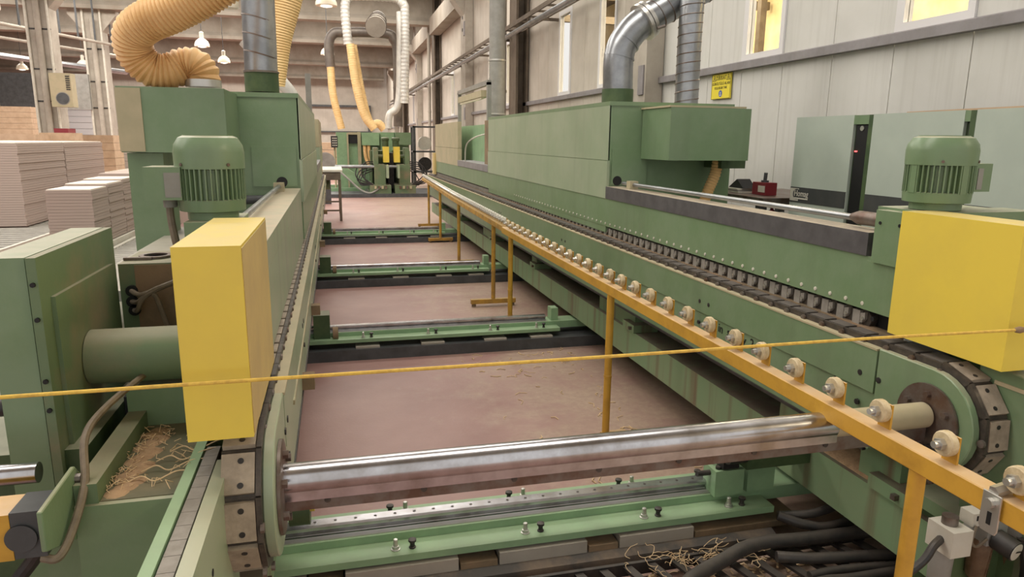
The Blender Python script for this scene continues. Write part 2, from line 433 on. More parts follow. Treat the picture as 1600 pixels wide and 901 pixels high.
for y in (5.2, 6.6):
    single('tube_light', MB().box(7.0, 7.16, y, y + 1.3, 4.35, 4.42), TUBE, ('nearer', 'farther')[int(y > 6)] + ' lit strip lamp of the neighbouring hall seen through the window', 'lamp', (7.0, y, 4.35), 'strip lamps next door')

# left columns with their drain pipes
for x, y, lab in ((-8.02, 24.0, 'tall concrete column beside the square fan heater'), (-7.95, 28.7, 'tall concrete column behind the yellow hose bend')):
    c = struct('column', MB().box(x - 0.3, x + 0.3, y - 0.3, y + 0.3, 0, 7.05), CONC, lab, 0.03)
    part('drain_pipe', MB().cyl((x + 0.02, y - 0.39, 0.2), (x + 0.02, y - 0.39, 5.6), 0.085), CONC, c)
    part('conduit', MB().cyl((x + 0.27, y - 0.34, 0.5), (x + 0.27, y - 0.34, 6.6), 0.035), WHT, c)
    part('conduit', MB().cyl((x - 0.28, y - 0.34, 0.5), (x - 0.28, y - 0.34, 6.6), 0.04), WHT, c)
    for z in (2.6, 3.5, 4.6):
        part('pipe_band', MB().box(x - 0.31, x + 0.31, y - 0.32, y - 0.3, z, z + 0.04), BLK, c)
    part('corbel', MB().prism([(x - 0.3, 5.2), (x - 0.75, 5.75), (x - 0.75, 5.92), (x + 0.75, 5.92), (x + 0.75, 5.75), (x + 0.3, 5.2)], 'y', y - 0.28, y + 0.28), CONC, c)
# dark partition, roller door and grey sheets on the far left
p = struct('partition_wall', MB().box(-15.6, -14.1, 40, 40.2, 2.9, 4.6), DGR, 'dark grey hanging sheet behind the left columns')
p = struct('door_1', MB().box(-19.2, -16.2, 56.75, 57, 0, 3.9), FRW, 'white ribbed roller door in the far left corner')
for k in range(9):
    part('door_slat', MB().box(-19.2, -16.2, 56.7, 56.75, 0.05 + 0.42 * k, 0.43 + 0.42 * k), FRW, p)
single('wall_cabinet', MB().box(-8.95, -8.2, 28.2, 28.5, 2.55, 3.75), GRY, 'grey flat switch cabinet hung beside the far left column', 'cabinet', (-8.6, 28.5, 3.1), None, 0.01)
# the big gate in the back wall
struct('door_2', MB().box(-3.2, -2.95, 56.7, 57, 0, 4.0).box(2.7, 2.95, 56.7, 57, 0, 4.0).box(-3.2, 2.95, 56.7, 57, 4.0, 4.15), DGR, 'frame of the big gate in the far end wall')
struct('trim_1', MB().box(-2.95, 2.7, 56.75, 57, 2.1, 2.2), DGR)

# ------------------------------------------------------------------ overhead: trays, pipes, lamps, ducts
t = thing('cable_tray', 'long ladder cable tray running along the right wall', 'cable tray', (3.8, 25, 3.9))
part('side_rail', MB().box(3.62, 3.65, 9.5, 46, 3.9, 3.98), BRNS, t); part('side_rail', MB().box(3.98, 4.01, 9.5, 46, 3.9, 3.98), BRNS, t)
rm = MB().box(0, 0.33, 0, 0.06, 0, 0.03).mesh('rung')
for k in range(60): inst('rung', rm, BRNS, t, Vector((3.65, 9.7 + 0.6 * k, 3.9)) - Vector(t.location))
br = MB().box(0, 0.5, 0, 0.05, 0, 0.05).mesh('bracket')
for k in range(12): inst('bracket', br, BRNS, t, Vector((3.7, 10.2 + 3.0 * k, 3.84)) - Vector(t.location))
single('pipe', MB().cyl((3.58, 9.5, 3.74), (3.58, 46, 3.74), 0.045), GAL, 'blue grey pipe running below the ladder tray on the right wall', 'pipe', (3.58, 25, 3.74))
for (xa, ya), (xb, yb), lab, rods in (((-9.9, 22.6), (-7.6, 28.15), 'upper cream conduit crossing the left columns', True), ((-11.5, 25.8), (-8.6, 31.6), 'lower cream conduit crossing the left columns', False)):
    t = thing('conduit', lab, 'pipe', (xa, ya, 4.8))
    part('pipe', MB().sweep([(xa - (xb - xa) * 0.3, ya - (yb - ya) * 0.3, 4.8), (xb + (xb - xa) * 0.35, yb + (yb - ya) * 0.35, 4.8)], 0.05, 8), CONC, t)
    if rods:
        for k in range(6):
            q = 0.42 + 0.13 * k
            part('hanger_rod', MB().cyl((xa + (xb - xa) * q, ya + (yb - ya) * q, 4.84), (xa + (xb - xa) * q, ya + (yb - ya) * q, 7.05), 0.035, 6), DGR, t)
single('conduit', MB().sweep([(-11.6, 28, 4.35), (-8.4, 34, 4.3)], 0.1, 8), GAL, 'fat grey pipe low behind the near left column', 'pipe', (-10, 30, 4.3))
t = thing('tube_light', 'lit fluorescent strip at the far upper left edge', 'lamp', (-9.6, 21, 5.1))
part('housing', MB().sweep([(-10.4, 21.6, 5.0), (-8.5, 22.6, 5.0)], 0.09, 6), WHT, t)
part('tube', MB().sweep([(-10.4, 21.5, 4.91), (-8.5, 22.5, 4.91)], 0.06, 8), TUBE, t)
lamp0 = None
for x, y, lab in ((-0.02, 17.3, 'large cream bell lamp hanging above the green hood of the left machine'),
                  (-4.08, 26.1, 'bell lamp hanging just right of the tan hose bend'),
                  (-4.12, 31.3, 'small bell lamp hanging lower, left of the green collared duct'),
                  (-10.35, 35.1, 'bell lamp hanging between the two left columns'),
                  (-13.66, 37.8, 'leftmost bell lamp, left of the near column'),
                  (-0.06, 27.1, 'bell lamp behind the dark grey duct bend')):
    if lamp0 is None:
        lamp0 = thing('pendant_lamp', lab, 'lamp', (x, y, 4.6), 'bell lamps under the roof')
        part('shade', MB().lathe([(0.24, -0.02), (0.235, 0.05), (0.19, 0.15), (0.1, 0.23), (0.06, 0.25)], (x, y, 4.6)), LMP, lamp0)
        part('ballast', MB().lathe([(0.07, 0.24), (0.075, 0.42), (0.03, 0.46)], (x, y, 4.6), 12), WHT, lamp0)
        part('bulb', MB().lathe([(0.02, -0.06), (0.13, -0.035), (0.13, -0.022)], (x, y, 4.6), 14), BULB, lamp0)
        part('cord', MB().cyl((x, y, 5.05), (x, y, 7.05), 0.012, 6), DGR, lamp0)
    else: dup(lamp0, (x, y, 4.6), lab)
# fan heater on the near left column
t = thing('fan_heater', 'cream square fan heater hung on the left column', 'heater', (-7.4, 23.4, 2.9))
part('case', MB().box(-7.72, -7.17, 23.1, 23.5, 2.45, 3.38), TAN, t, 0.015)
part('wall_bracket', MB().box(-7.73, -7.5, 23.5, 23.72, 2.7, 2.8).box(-7.73, -7.5, 23.5, 23.72, 3.1, 3.2), DGR, t)
part('fan_ring', MB().lathe([(0.18, -0.01), (0.18, 0.0), (0.16, 0.0)], (-7.42, 23.1, 2.68), 24, 'y'), GRY, t)
part('fan_grille', MB().cyl((-7.42, 23.085, 2.68), (-7.42, 23.1, 2.68), 0.16, 20), DGR, t)
for k in range(7):
    part('louvre', MB().box(-7.3, -7.2, 23.08, 23.1, 2.92 + 0.06 * k, 2.95 + 0.06 * k), BLK, t)

def duct(name, pts, r, m, lab, cat, seams=None, n=18, mid=8):
    t = thing(name, lab, cat, pts[0])
    part('pipe', MB().sweep(spline(pts, mid) if len(pts) > 2 else pts, r, n), m, t)
    if seams: part('seam', helix_mesh(pts, r, seams, 0.0045), m, t)
    return t
def corr(name, pts, r, m, lab, cat):
    t = thing(name, lab, cat, pts[0]); part('pipe', hose_mesh(pts, r, 0.1, 0.005, 16), m, t); return t
# far ducts at about y = 20
t = corr('exhaust_duct', [(0.50, 20, 4.1), (0.45, 20, 4.9), (0.52, 20, 5.25), (0.8, 20, 5.33), (1.7, 20, 5.33), (1.95, 20, 5.2), (2.02, 20, 4.9), (1.96, 20, 2.6)], 0.115, GALB,
         'shiny silver duct arch high over the far machine', 'duct')
part('branch_pipe', MB().sweep(spline([(1.90, 20.1, 5.0), (1.82, 20.1, 2.75), (1.55, 20.1, 2.3), (1.5, 20.1, 1.93)], 6), 0.1, 14), GALB, t)
t = duct('exhaust_duct', [(0.02, 20.6, 3.55), (0.0, 20.6, 4.15), (0.12, 20.6, 4.42), (0.4, 20.6, 4.48), (1.5, 20.6, 4.5), (1.75, 20.6, 4.35), (1.85, 20.6, 3.9), (1.82, 20.6, 2.0)], 0.13, GALD,
         'dull brown grey duct bend behind the silver duct arch', 'duct')
t = duct('main_duct', [(1.1, 17.8, 4.25), (1.5, 23, 5.25)], 0.24, CONC, 'thick cream main duct running away under the roof', 'duct')
for k in (0.08, 0.35, 0.62):
    a = Vector((1.1, 17.8, 4.25)).lerp(Vector((1.5, 23, 5.25)), k); b2 = Vector((1.1, 17.8, 4.25)).lerp(Vector((1.5, 23, 5.25)), k + 0.015)
    part('clamp_ring', MB().cyl(a, b2, 0.26, 20), GALD, t)
def flex(lab, pts, r, m, pitch, ridge, name='flexible_hose', n=16):
    return single(name, hose_mesh(pts, r, pitch, ridge, n), m, lab, 'hose', pts[0])
flex('slim tan hose hanging from the dull duct to the far green machine', [(0.02, 20.5, 3.55), (0.06, 20.5, 2.8), (0.25, 20.5, 1.9)], 0.1, HOSEY, 0.06, 0.003)
flex('left tan hose under the silver duct arch, curving to the far machine', [(0.55, 19.9, 4.1), (0.66, 19.9, 3.1), (0.85, 19.9, 2.3), (1.12, 19.9, 1.9)], 0.11, HOSEY, 0.06, 0.003)
flex('right tan hose under the silver duct arch, looping over the far hood', [(0.62, 20.15, 4.1), (0.8, 20.15, 2.9), (1.0, 20.15, 2.1), (1.25, 20.15, 2.06), (1.4, 20.15, 1.9)], 0.11, HOSEY, 0.06, 0.003)
# grey pipe standing behind the right machine, with its lamp frame
t = thing('standing_pipe', 'thick grey standing pipe behind the right machine', 'pipe', (3.06, 13.4, 0))
part('pipe', MB().cyl((3.06, 13.4, 0), (3.06, 13.4, 7.05), 0.15, 24), GRY, t)
for z in (2.12, 3.1): part('clamp', MB().cyl((3.06, 13.4, z), (3.06, 13.4, z + 0.03), 0.165, 24), ZINC, t)
t = thing('lamp_frame', 'steel portal with a cream strip lamp over the right machine', 'lamp', (2.3, 12, 1.9))
part('post', MB().box(2.28, 2.34, 10.62, 10.7, 1.87, 2.5), GRY, t); part('post', MB().box(2.28, 2.34, 13.2, 13.28, 1.93, 2.5), GRY, t)
part('crossbar', MB().box(2.28, 2.34, 10.62, 13.28, 2.46, 2.53), GRY, t)
part('lamp_housing', MB().box(2.24, 2.38, 10.9, 13.0, 2.3, 2.4), TAN, t); part('tube', MB().box(2.26, 2.30, 11.0, 12.9, 2.27, 2.3), LMP, t)

# elbow duct and straight spiral duct on the right hood
pts = [(2.14, 5.2, 2.02), (2.14, 5.2, 2.28), (2.2, 5.2, 2.42), (2.34, 5.2, 2.55), (2.75, 5.2, 2.78), (3.2, 5.2, 3.0)]
t = duct('elbow_duct', pts, 0.115, GAL, 'bent galvanised duct on the right machine hood', 'duct', None, 24, 10)
for k, (a, b2) in enumerate((((2.14, 5.2, 2.27), (2.143, 5.2, 2.283)), ((2.18, 5.2, 2.385), (2.188, 5.2, 2.397)))):
    part('seam_ring', MB().cyl(a, b2, 0.119, 24), GAL, t)
part('flange_ring', MB().cyl((2.315, 5.2, 2.53), (2.338, 5.2, 2.545), 0.145, 24), ZINC, t)
part('flange_ring', MB().cyl((2.345, 5.2, 2.552), (2.368, 5.2, 2.567), 0.14, 24), ZINC, t)
part('bolt', MB().cyl((2.36, 5.02, 2.47), (2.42, 5.02, 2.49), 0.012, 8), STEELD, t)
part('seam', helix_mesh([(2.4, 5.2, 2.585), (2.75, 5.2, 2.78), (3.2, 5.2, 3.0)], 0.116, 0.085), STEELD, t)
part('collar', MB().cyl((2.14, 5.2, 1.917), (2.14, 5.2, 2.04), 0.121, 24), GDK, t, label='green painted collar')
t = duct('spiral_duct', [(2.62, 5.0, 1.917), (2.62, 5.0, 2.6), (2.66, 5.0, 3.1)], 0.088, GAL, 'straight spiral seamed galvanised duct above the box hood', 'duct', None, 20)
part('seam', helix_mesh([(2.62, 5.0, 1.92), (2.62, 5.0, 2.6), (2.66, 5.0, 3.1)], 0.089, 0.068), STEELD, t)
# straight duct on the left hood
t = duct('straight_duct', [(-0.435, 5.0, 2.05), (-0.42, 5.0, 3.2)], 0.103, GAL, 'upright galvanised duct on the left hood with a green collar', 'duct', None, 24)
for z in (2.17, 2.28, 2.39): part('seam_ring', MB().cyl((-0.435, 5.0, z), (-0.433, 5.0, z + 0.008), 0.106, 24), STEELD, t)
part('collar', MB().cyl((-0.435, 5.0, 1.94), (-0.435, 5.0, 2.065), 0.107, 24), GDK, t, label='green painted collar')
part('collar_ring', MB().cyl((-0.435, 5.0, 2.06), (-0.435, 5.0, 2.072), 0.112, 24), GALD, t)
# corrugated hose on the left extractor box
HP = [(-0.70, 4.42, 1.955), (-0.70, 4.42, 2.0), (-0.735, 4.42, 2.045), (-0.80, 4.42, 2.04), (-0.87, 4.4, 2.005), (-0.96, 4.38, 2.015), (-1.02, 4.35, 2.09), (-1.01, 4.3, 2.18),
      (-0.93, 4.25, 2.24), (-0.80, 4.2, 2.29), (-0.62, 4.15, 2.38), (-0.40, 4.1, 2.52), (-0.1, 4.0, 2.75)]
t = thing('corrugated_hose', 'big tan corrugated hose curling onto the left extractor box', 'hose', HP[0])
part('hose_body', hose_mesh(HP, [0.088, 0.118], 0.0225, 0.0058, 24), HOSE, t)
part('hose_clamp', MB().cyl((-0.70, 4.42, 1.925), (-0.70, 4.42, 1.965), 0.096, 28), ZINC, t, label='bright steel hose clamp')
flex('tall tan hose hanging behind the left upright duct', [(-0.40, 6.0, 2.05), (-0.385, 6.0, 2.2), (-0.36, 6.0, 2.42), (-0.29, 6.0, 2.75), (-0.22, 6.0, 3.2)], [0.05, 0.16], HOSEY, 0.02, 0.0025, 'tapering_hose', 20)
t = duct('side_duct', [(-0.95, 9.0, 2.75), (-0.69, 9.0, 2.45), (-0.46, 9.0, 2.16), (-0.38, 9.0, 1.96)], 0.075, GALB, 'slanting silver pipe running down behind the left hood', 'duct')
t = duct('white_duct', [(-0.75, 6.3, 2.95), (-0.76, 6.3, 2.66)], 0.07, GALB, 'short white duct stub between the tan hose and the upright duct', 'duct')
single('portal_post', MB().box(-0.30, -0.235, 9.2, 9.3, 1.93, 2.42), GRY, 'grey steel post standing on the left machine hood', 'post', (-0.3, 9.25, 1.9))

# ================================================================== MACHINES
def motor(parent, x, y, z, r, jb, name='motor', s=1.0):
    """Upright finned motor; jb is the side (+1 or -1 in x) of the terminal box."""
    fin = MB().lathe([(r * 0.86, 0.055), (r * 0.86, 0.15)], (x, y, z), 32)
    for k in range(40):
        a = 2 * PI * k / 40
        c, q = math.cos(a), math.sin(a)
        if abs(c * jb - 1) < 0.05: continue
        d = Vector((c, q, 0)); e = Vector((-q, c, 0)) * r * (0.16 if jb > 0 and k in (10, 20, 30) else 0.028)
        p0, p1 = Vector((x, y, 0)) + d * r * 0.84, Vector((x, y, 0)) + d * r * 1.0
        fin.prism([(v.x, v.y) for v in (p0 - e, p1 - e * 0.7, p1 + e * 0.7, p0 + e)], 'z', z + 0.058, z + 0.152)
    m = part(name, fin, G, parent)
    part('base_flange', MB().lathe([(r * 0.75, 0), (r * 0.75, 0.022), (r * 0.97, 0.026), (r * 0.99, 0.06), (r * 0.9, 0.062)], (x, y, z), 32), G, m)
    part('fan_cover', MB().lathe([(r * 1.02, 0.152), (r * 1.03, 0.2), (r * 0.99, 0.222), (r * 0.86, 0.243), (r * 0.72, 0.249), (r * 0.72, 0.251), (r * 0.66, 0.251)], (x, y, z), 36), G, m)
    part('terminal_box', MB().box(x + r * 0.92 if jb > 0 else x - r * 1.75, x + r * 1.55 if jb > 0 else x - r * 0.72, y - r * (0.5 if jb > 0 else 0.8), y + r * 0.5, z + 0.062, z + 0.158), G, m, 0.006)
    part('name_plate', MB().box(x - r * 1.18 if jb < 0 else x + r * 1.0, x - r * 0.74 if jb < 0 else x + r * 1.2, y - r * (0.52 if jb > 0 else 0.82), y - r * (0.5 if jb > 0 else 0.8), z + 0.07, z + 0.142), GRY, m)
    for a in (-2.3, -0.9, 0.6):
        part('screw', MB().cyl((x + r * math.cos(a), y + r * math.sin(a), z + 0.165), (x + r * 1.06 * math.cos(a), y + r * 1.06 * math.sin(a), z + 0.165), 0.005, 8), STEELD, m)
    return m

PAD_ME = {}
def pad_mesh(side):
    """One chain pad, inner edge at local x = 0, outer at 0.07 (towards +x for side 1), centred on y, top at z = 0."""
    b = MB().box(0 if side > 0 else -0.072, 0.072 if side > 0 else 0, -0.046, 0.046, -0.02, 0)
    return b.mesh('chain_pad', (0, 0, 0), 0.004)

def machine(name, label, right, mot_y, pale_pads):
    F = (lambda x: x) if right else (lambda x: 1.648 - x)
    sd = 1 if right else -1
    def X(b, x0, x1, *r):
        a, c = sorted((F(x0), F(x1))); return b.box(a, c, *r)
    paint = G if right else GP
    px = 1.90 if right else 1.862      # the pressure beam sits closer to the chain on the left
    zb = 1.046 if right else 0.992
    M = thing(name, label, 'machine', (F(1.9), 7.5, 0))
    Y0, Y1, YC, ZC = 1.97, 14.2, 1.71, 0.79
    # base beam, posts and clamp blocks
    part('base_beam', X(MB(), 1.90, 2.10, 1.62, Y1, 0.21, 0.40), GST, M, 0.004)
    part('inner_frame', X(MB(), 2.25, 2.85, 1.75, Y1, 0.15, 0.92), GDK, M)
    for y, wd in ((2.0, 0.2), (2.52, 0.18), (4.55, 0.66), (6.7, 0.18), (8.9, 0.66), (11.0, 0.18), (13.2, 0.4)):
        part('support_post', X(MB(), 1.93, 2.08, y - wd / 2, y + wd / 2, 0.40, 0.60), GST, M, 0.004)
        cb = part('clamp_block', X(MB(), 1.885, 2.06, y - wd / 2 - 0.08, y - wd / 2 + 0.1, 0.402, 0.455), GST, M, 0.003)
        part('bolt', X(MB(), 1.865, 1.89, y - wd / 2 - 0.05, y - wd / 2 - 0.03, 0.42, 0.44), STEELD, cb)
    # inner cheek with rounded end, lip, lip edge
    pts = [(Y0 - 0.025, 0.600), (Y0 - 0.025, 0.955), (YC, 0.955)] + [(YC - 0.165 * math.sin(a), ZC + 0.165 * math.cos(a)) for a in [PI * k / 16 for k in range(1, 16)]] + [(YC, 0.625)]
    part('end_plate', MB().prism(pts, 'x', F(1.812), F(1.838)), G if right else GP, M, 0.003)
    part('cheek_panel', X(MB(), 1.82, 1.838, Y0 - 0.02, Y1, 0.578, 0.80), paint, M)
    part('lip_plate', X(MB(), 1.811, 1.838, Y0 - 0.02, Y1, 0.790, 0.945), paint, M, 0.002)
    part('lip_edge', X(MB(), 1.808, 1.838, Y0 - 0.02, Y1, 0.945, 0.952), TAN, M)
    part('table_body', X(MB(), 1.84, 2.25, Y0 + 0.1, Y1, 0.60, 0.93), DGR, M)
    part('cheek_edge', X(MB(), 1.815, 1.83, Y0 + 0.0, Y1, 0.564, 0.577), BLK, M)
    ROLD = LINK
    bm_ = MB().lathe([(0.006, -0.004), (0.011, -0.003), (0.011, 0.004)], (0, 0, 0), 8, 'x').mesh('face_bolt')
    for y in [2.02] + [3.18 + 2.3 * k for k in range(5)]:
        for dy, z in ((0, 0.845), (-0.09, 0.845), (0, 0.733)):
            inst('face_bolt', bm_, BLK, M, Vector((F(1.812), y + dy, z)) - Vector(M.location))
    # sprocket disc with hub and bolts
    sp = part('sprocket_disc', MB().lathe([(0.118, 0.0), (0.118, 0.008), (0.112, 0.010), (0.05, 0.010)], (F(1.811) - (0.01 if right else 0), YC, ZC), 32, 'x'), STEELD, M)
    for k in range(6):
        a = PI / 6 + k * PI / 3
        part('bolt_head', MB().cyl((F(1.802), YC + 0.085 * math.cos(a), ZC + 0.085 * math.sin(a)), (F(1.788), YC + 0.085 * math.cos(a), ZC + 0.085 * math.sin(a)), 0.011, 6), STEELD, sp)
    # conveyor chain: links, pins, pads round the end and along the top
    pm = pad_mesh(sd); pm2 = pm.copy(); lm = MB().box(0 if right else -0.012, 0.012 if right else 0, -0.054, 0.054, -0.045, -0.002).box(0.012 if right else -0.088, 0.088 if right else -0.012, -0.055, 0.055, -0.04, -0.012).mesh('chain_link', (0, 0, 0), 0.004)
    pn = MB().lathe([(0.004, -0.010), (0.012, -0.009), (0.012, 0.0)], (0, 0, 0), 10, 'x').mesh('chain_pin')
    off = Vector(M.location)
    st = []
    y = YC + 0.056
    while y < Y1 - 0.05:
        st.append((Vector((0, y, 0.975)), 0.0)); y += 0.112
    for k in range(1, 7):
        a = (k - 0.5) * 0.60
        st.append((Vector((0, YC - 0.185 * math.sin(a), ZC + 0.185 * math.cos(a))), a))
    for p, a in st:
        if right or p.y < 12:
            o = inst('chain_pad', pm if a else pm2, PAD if a or pale_pads else PADK, M, Vector((F(1.852), p.y, p.z)) - off); o.rotation_euler = (a, 0, 0)
        o = inst('chain_link', lm, LINK, M, Vector((F(1.838), p.y, p.z)) - off); o.rotation_euler = (a, 0, 0)
        if a == 0: inst('chain_pin', pn, STEELD, M, Vector((F(1.834), p.y + 0.056, 0.957)) - off)
        else: inst('chain_pin', pn, STEELD, M, Vector((F(1.834), p.y + 0.056 * math.cos(a), p.z - 0.02)) - off)
    if True:
        hm = MB().cyl((0, 0, -0.001), (0, 0, 0.0012), 0.007, 10).mesh('pad_hole')
        for p, a in st:
            if a > 0:
                for dy in (-0.028, 0.028):
                    q = Vector((F(1.882), p.y + dy * math.cos(a), p.z + dy * math.sin(a)))
                    o = inst('pad_hole', hm, BLK, M, q - off); o.rotation_euler = (a, 0, 0)
    part('table_strip', X(MB(), 1.905, 1.952, Y0 + 0.02, Y1, 0.955, 0.979), BRD, M)
    # pressure beam with its row of rollers and plugs
    part('pressure_panel', X(MB(), px, 2.04, Y0 + 0.05, 13.9, zb, 1.245), paint if right else GPD, M, 0.003)
    if right:
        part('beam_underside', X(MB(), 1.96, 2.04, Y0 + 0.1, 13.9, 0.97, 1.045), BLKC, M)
        wm = MB().cyl((0.0, 0, 0), (0.03, 0, 0), 0.034, 14).mesh('pressure_roller')
        am = MB().prism([(-0.012, 0.0), (0.0, -0.015), (0.026, -0.018), (0.03, 0.0), (0.026, 0.016), (-0.012, 0.026)], 'x', -0.012, 0.0).box(-0.014, 0.0, 0.012, 0.05, -0.028, 0.028).mesh('roller_arm')
        hb = MB().cyl((-0.016, 0.0, 0), (-0.01, 0.0, 0), 0.008, 8).mesh('axle')
        for k in range(128):
            y = 2.158 + 0.0896 * k
            r_ = inst('pressure_roller', wm, ROLD, M, Vector((1.928, y, 1.004)) - off)
            inst('roller_arm', am, PADG, r_); 
            if k < 40: inst('axle', hb, ZINC, r_)
        cm = MB().lathe([(0.004, -0.004), (0.008, -0.003), (0.0085, 0.001)], (0, 0, 0), 8, 'x').mesh('plug')
        for k in range(60): inst('plug', cm, WHT, M, Vector((1.8995, 2.147 + 0.0896 * k, 1.067)) - off)
        for y in (2.01, 2.09): part('bore', MB().cyl((1.8985, y, 1.10 - (y - 2.01)), (1.91, y, 1.10 - (y - 2.01)), 0.009, 10), BLKC, M)
    part('sill_bar', X(MB(), px - 0.007 if right else px, 2.02, 2.15, 4.752, 1.246, 1.332), SILL if right else GPD, M, 0.002)
    tb = part('adjusting_rod', MB().cyl((F(1.975), 2.2, 1.368), (F(1.975), 4.63, 1.362), 0.013, 14), GAL, M)
    part('sleeve', MB().sweep([(F(1.975), 2.05, 1.372), (F(1.975), 2.3, 1.37), (F(1.975), 2.34, 1.37)], [0.027, 0.027, 0.014], 16), STEELD, tb)
    part('rod_clamp', X(MB(), 1.945, 2.005, 4.44, 4.50, 1.332, 1.385), TAN, tb, 0.003)
    part('rod_hole', MB().cyl((F(1.975), 4.739, 1.372), (F(1.975), 4.748, 1.372), 0.034, 18), BLKC, M)
    # end block behind the guard
    if right: part('end_block', X(MB(), 1.885, 2.45, Y0, 2.115, 1.23, 1.42), G, M, 0.004)
    part('end_panel', X(MB(), px - 0.002, 2.04, Y0 - 0.02, 2.15, zb, 1.229), paint, M)
    for y, z in ((2.09, 1.375), (2.0, 1.375)): part('screw_hole', MB().cyl((F(1.882), y, z), (F(1.886), y, z), 0.006, 8), BLKC, M)
    # sheet guard and motor
    gd = part('end_guard', X(MB(), 1.86 if right else 1.843, 1.995 if right else 1.978, 1.53, Y0 if right else 2.08, 1.005, 1.43), YEL, M, 0.006, label='yellow sheet metal guard')
    if not right: part('guard_side', X(MB(), 1.8415, 1.8428, 1.536, 2.074, 1.012, 1.424), YELD, gd, label='dust covered tan side sheet')
    part('motor_seat', X(MB(), 1.93, 2.3 if right else 2.08, mot_y - 0.12, mot_y + 0.14, 1.30, 1.428 if right else 1.405), G, M)
    motor(M, F(2.04 if right else 2.015), mot_y, 1.43 if right else 1.405, 0.108 if right else 0.098, 1 if right else -1)
    # hood
    hx = 1.90 if right else 1.850
    part('hood_body', X(MB(), hx + 0.004, 2.88 if right else 2.36, 4.75, 8.79, 1.0, 1.90), G, M)
    part('hood_lid', X(MB(), hx, 2.88 if right else 2.36, 4.745, 8.79, 1.897, 1.925), G, M, 0.003)
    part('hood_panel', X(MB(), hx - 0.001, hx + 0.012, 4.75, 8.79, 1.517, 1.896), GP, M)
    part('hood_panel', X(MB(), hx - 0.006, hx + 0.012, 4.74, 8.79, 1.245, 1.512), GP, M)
    part('access_door', X(MB(), hx + 0.03, hx + 0.30, 4.742, 4.75, 1.345, 1.597), G, M, 0.001)
    # second hood section, the gap between and its fittings
    part('hood_panel', X(MB(), hx, hx + 0.06, 11.05, 13.58, 1.52, 1.925), TAN, M)
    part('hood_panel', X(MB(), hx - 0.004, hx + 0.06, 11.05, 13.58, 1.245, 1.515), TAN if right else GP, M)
    part('gap_sill', X(MB(), hx - 0.01, hx + 0.25, 8.79, 11.05, 1.25, 1.335), LEDG, M)
    part('inner_cover', X(MB(), 2.14, 2.8, 9.4, 13.4, 1.30, 1.87), GL, M, 0.02)
    part('inner_post', X(MB(), 1.96, 2.13, 9.0, 9.3, 1.25, 1.90), BRD, M)
    part('guide_wire', MB().sweep(spline([(F(1.93), 10.6, 1.33), (F(1.93), 10.4, 1.6), (F(2.0), 9.6, 1.72), (F(2.1), 9.2, 1.70)], 6), 0.01, 6), WHT, M)
    part('end_flag', X(MB(), 1.86, 1.90, 13.5, 13.75, 1.0, 1.4), YELD, M)
    return M, F, X

# ---- right machine
MR, F, X = machine('edge_banding_machine', 'long green edge banding machine along the right wall', True, 2.02, False)
bx = part('extractor_box', MB().box(2.15, 2.74, 4.30, 4.74, 1.53, 1.872), G, MR, 0.004)
part('box_lid', MB().box(2.14, 2.70, 4.30, 4.9, 1.873, 1.885), TAN, bx)
part('outlet_stub', MB().box(2.66, 2.85, 4.5, 4.74, 1.47, 1.53), GDK, bx)
part('drain_hose', hose_mesh([(2.68, 4.58, 1.53), (2.66, 4.58, 1.42), (2.6, 4.56, 1.3), (2.57, 4.56, 1.2)], 0.038, 0.022, 0.003, 14), HOSE, bx)
# end cover beyond the chain and its rail
part('end_cover', MB().prism([(1.66, 0.45), (1.66, 1.0), (0.95, 0.93), (0.95, 0.45)], 'x', 1.93, 2.3), G, MR, 0.003)
part('end_cover_edge', MB().box(1.925, 1.96, 0.95, 1.60, 0.94, 0.952), TAN, MR)
for y, z in ((1.50, 0.62), (1.45, 0.56), (1.4, 0.8), (1.52, 0.52)):
    part('bore', MB().cyl((1.928, y, z), (1.932, y, z), 0.011, 10), BLKC, MR)
part('pedestal', MB().box(1.93, 2.3, 1.45, 1.80, 0.0, 0.45), GDK, MR)
part('side_step', MB().box(1.87, 2.12, 1.50, 1.80, 0.455, 0.50), G, MR, 0.004)
part('sawdust_heap', MB().prism([(1.92, 0.40), (1.95, 0.43), (2.05, 0.45), (2.2, 0.40)], 'y', 1.85, 2.3), SAWD, MR)
part('limit_switch', MB().box(1.78, 1.83, 1.62, 1.68, 0.66, 0.72).cyl((1.77, 1.60, 0.68), (1.77, 1.70, 0.68), 0.018), BLK, MR)
for wd, y in (('in', 2.975), ('san', 2.875), ('v', 2.765), ('2', 2.705)):
    lettering('marker_word', wd, 0.062, (1.8185, y, 0.75), INK, MR, FACE_L, spin=-0.05)
lettering('marker_cross', 'X', 0.055, (1.8185, 2.15, 0.782), INK, MR)

# ---- left machine
ML, F, X = machine('edge_banding_machine', 'green edge banding machine at the left with slab and yellow guard', False, 2.32, True)
bx = part('extractor_box', MB().box(-1.10, -0.565, 4.20, 4.74, 1.565, 1.908), G, ML, 0.004)
part('bare_flap', MB().box(-1.103, -0.98, 4.194, 4.2, 1.57, 1.90), TAN, bx, label='bare unpainted strip')
part('outlet_stub', MB().cyl((-0.83, 4.4, 1.46), (-0.83, 4.4, 1.565), 0.06), HOSE, bx)
part('support_column', MB().box(-1.10, -0.92, 4.30, 4.6, 0.0, 1.56), G, ML, 0.003)
part('rear_table', MB().box(-0.95, -0.28, 2.75, 4.7, 1.06, 1.10), GRY, ML)
part('rear_rail', MB().cyl((-0.63, 4.70, 1.265), (-0.27, 4.70, 1.265), 0.028), DGR, ML)
sl = part('slide_slab', MB().box(-0.755, -0.672, 1.735, 2.29, 0.05, 1.385), G, ML, 0.004)
part('edge_plate', MB().box(-0.668, -0.648, 1.728, 2.29, 0.05, 1.385), GD, sl, 0.003)
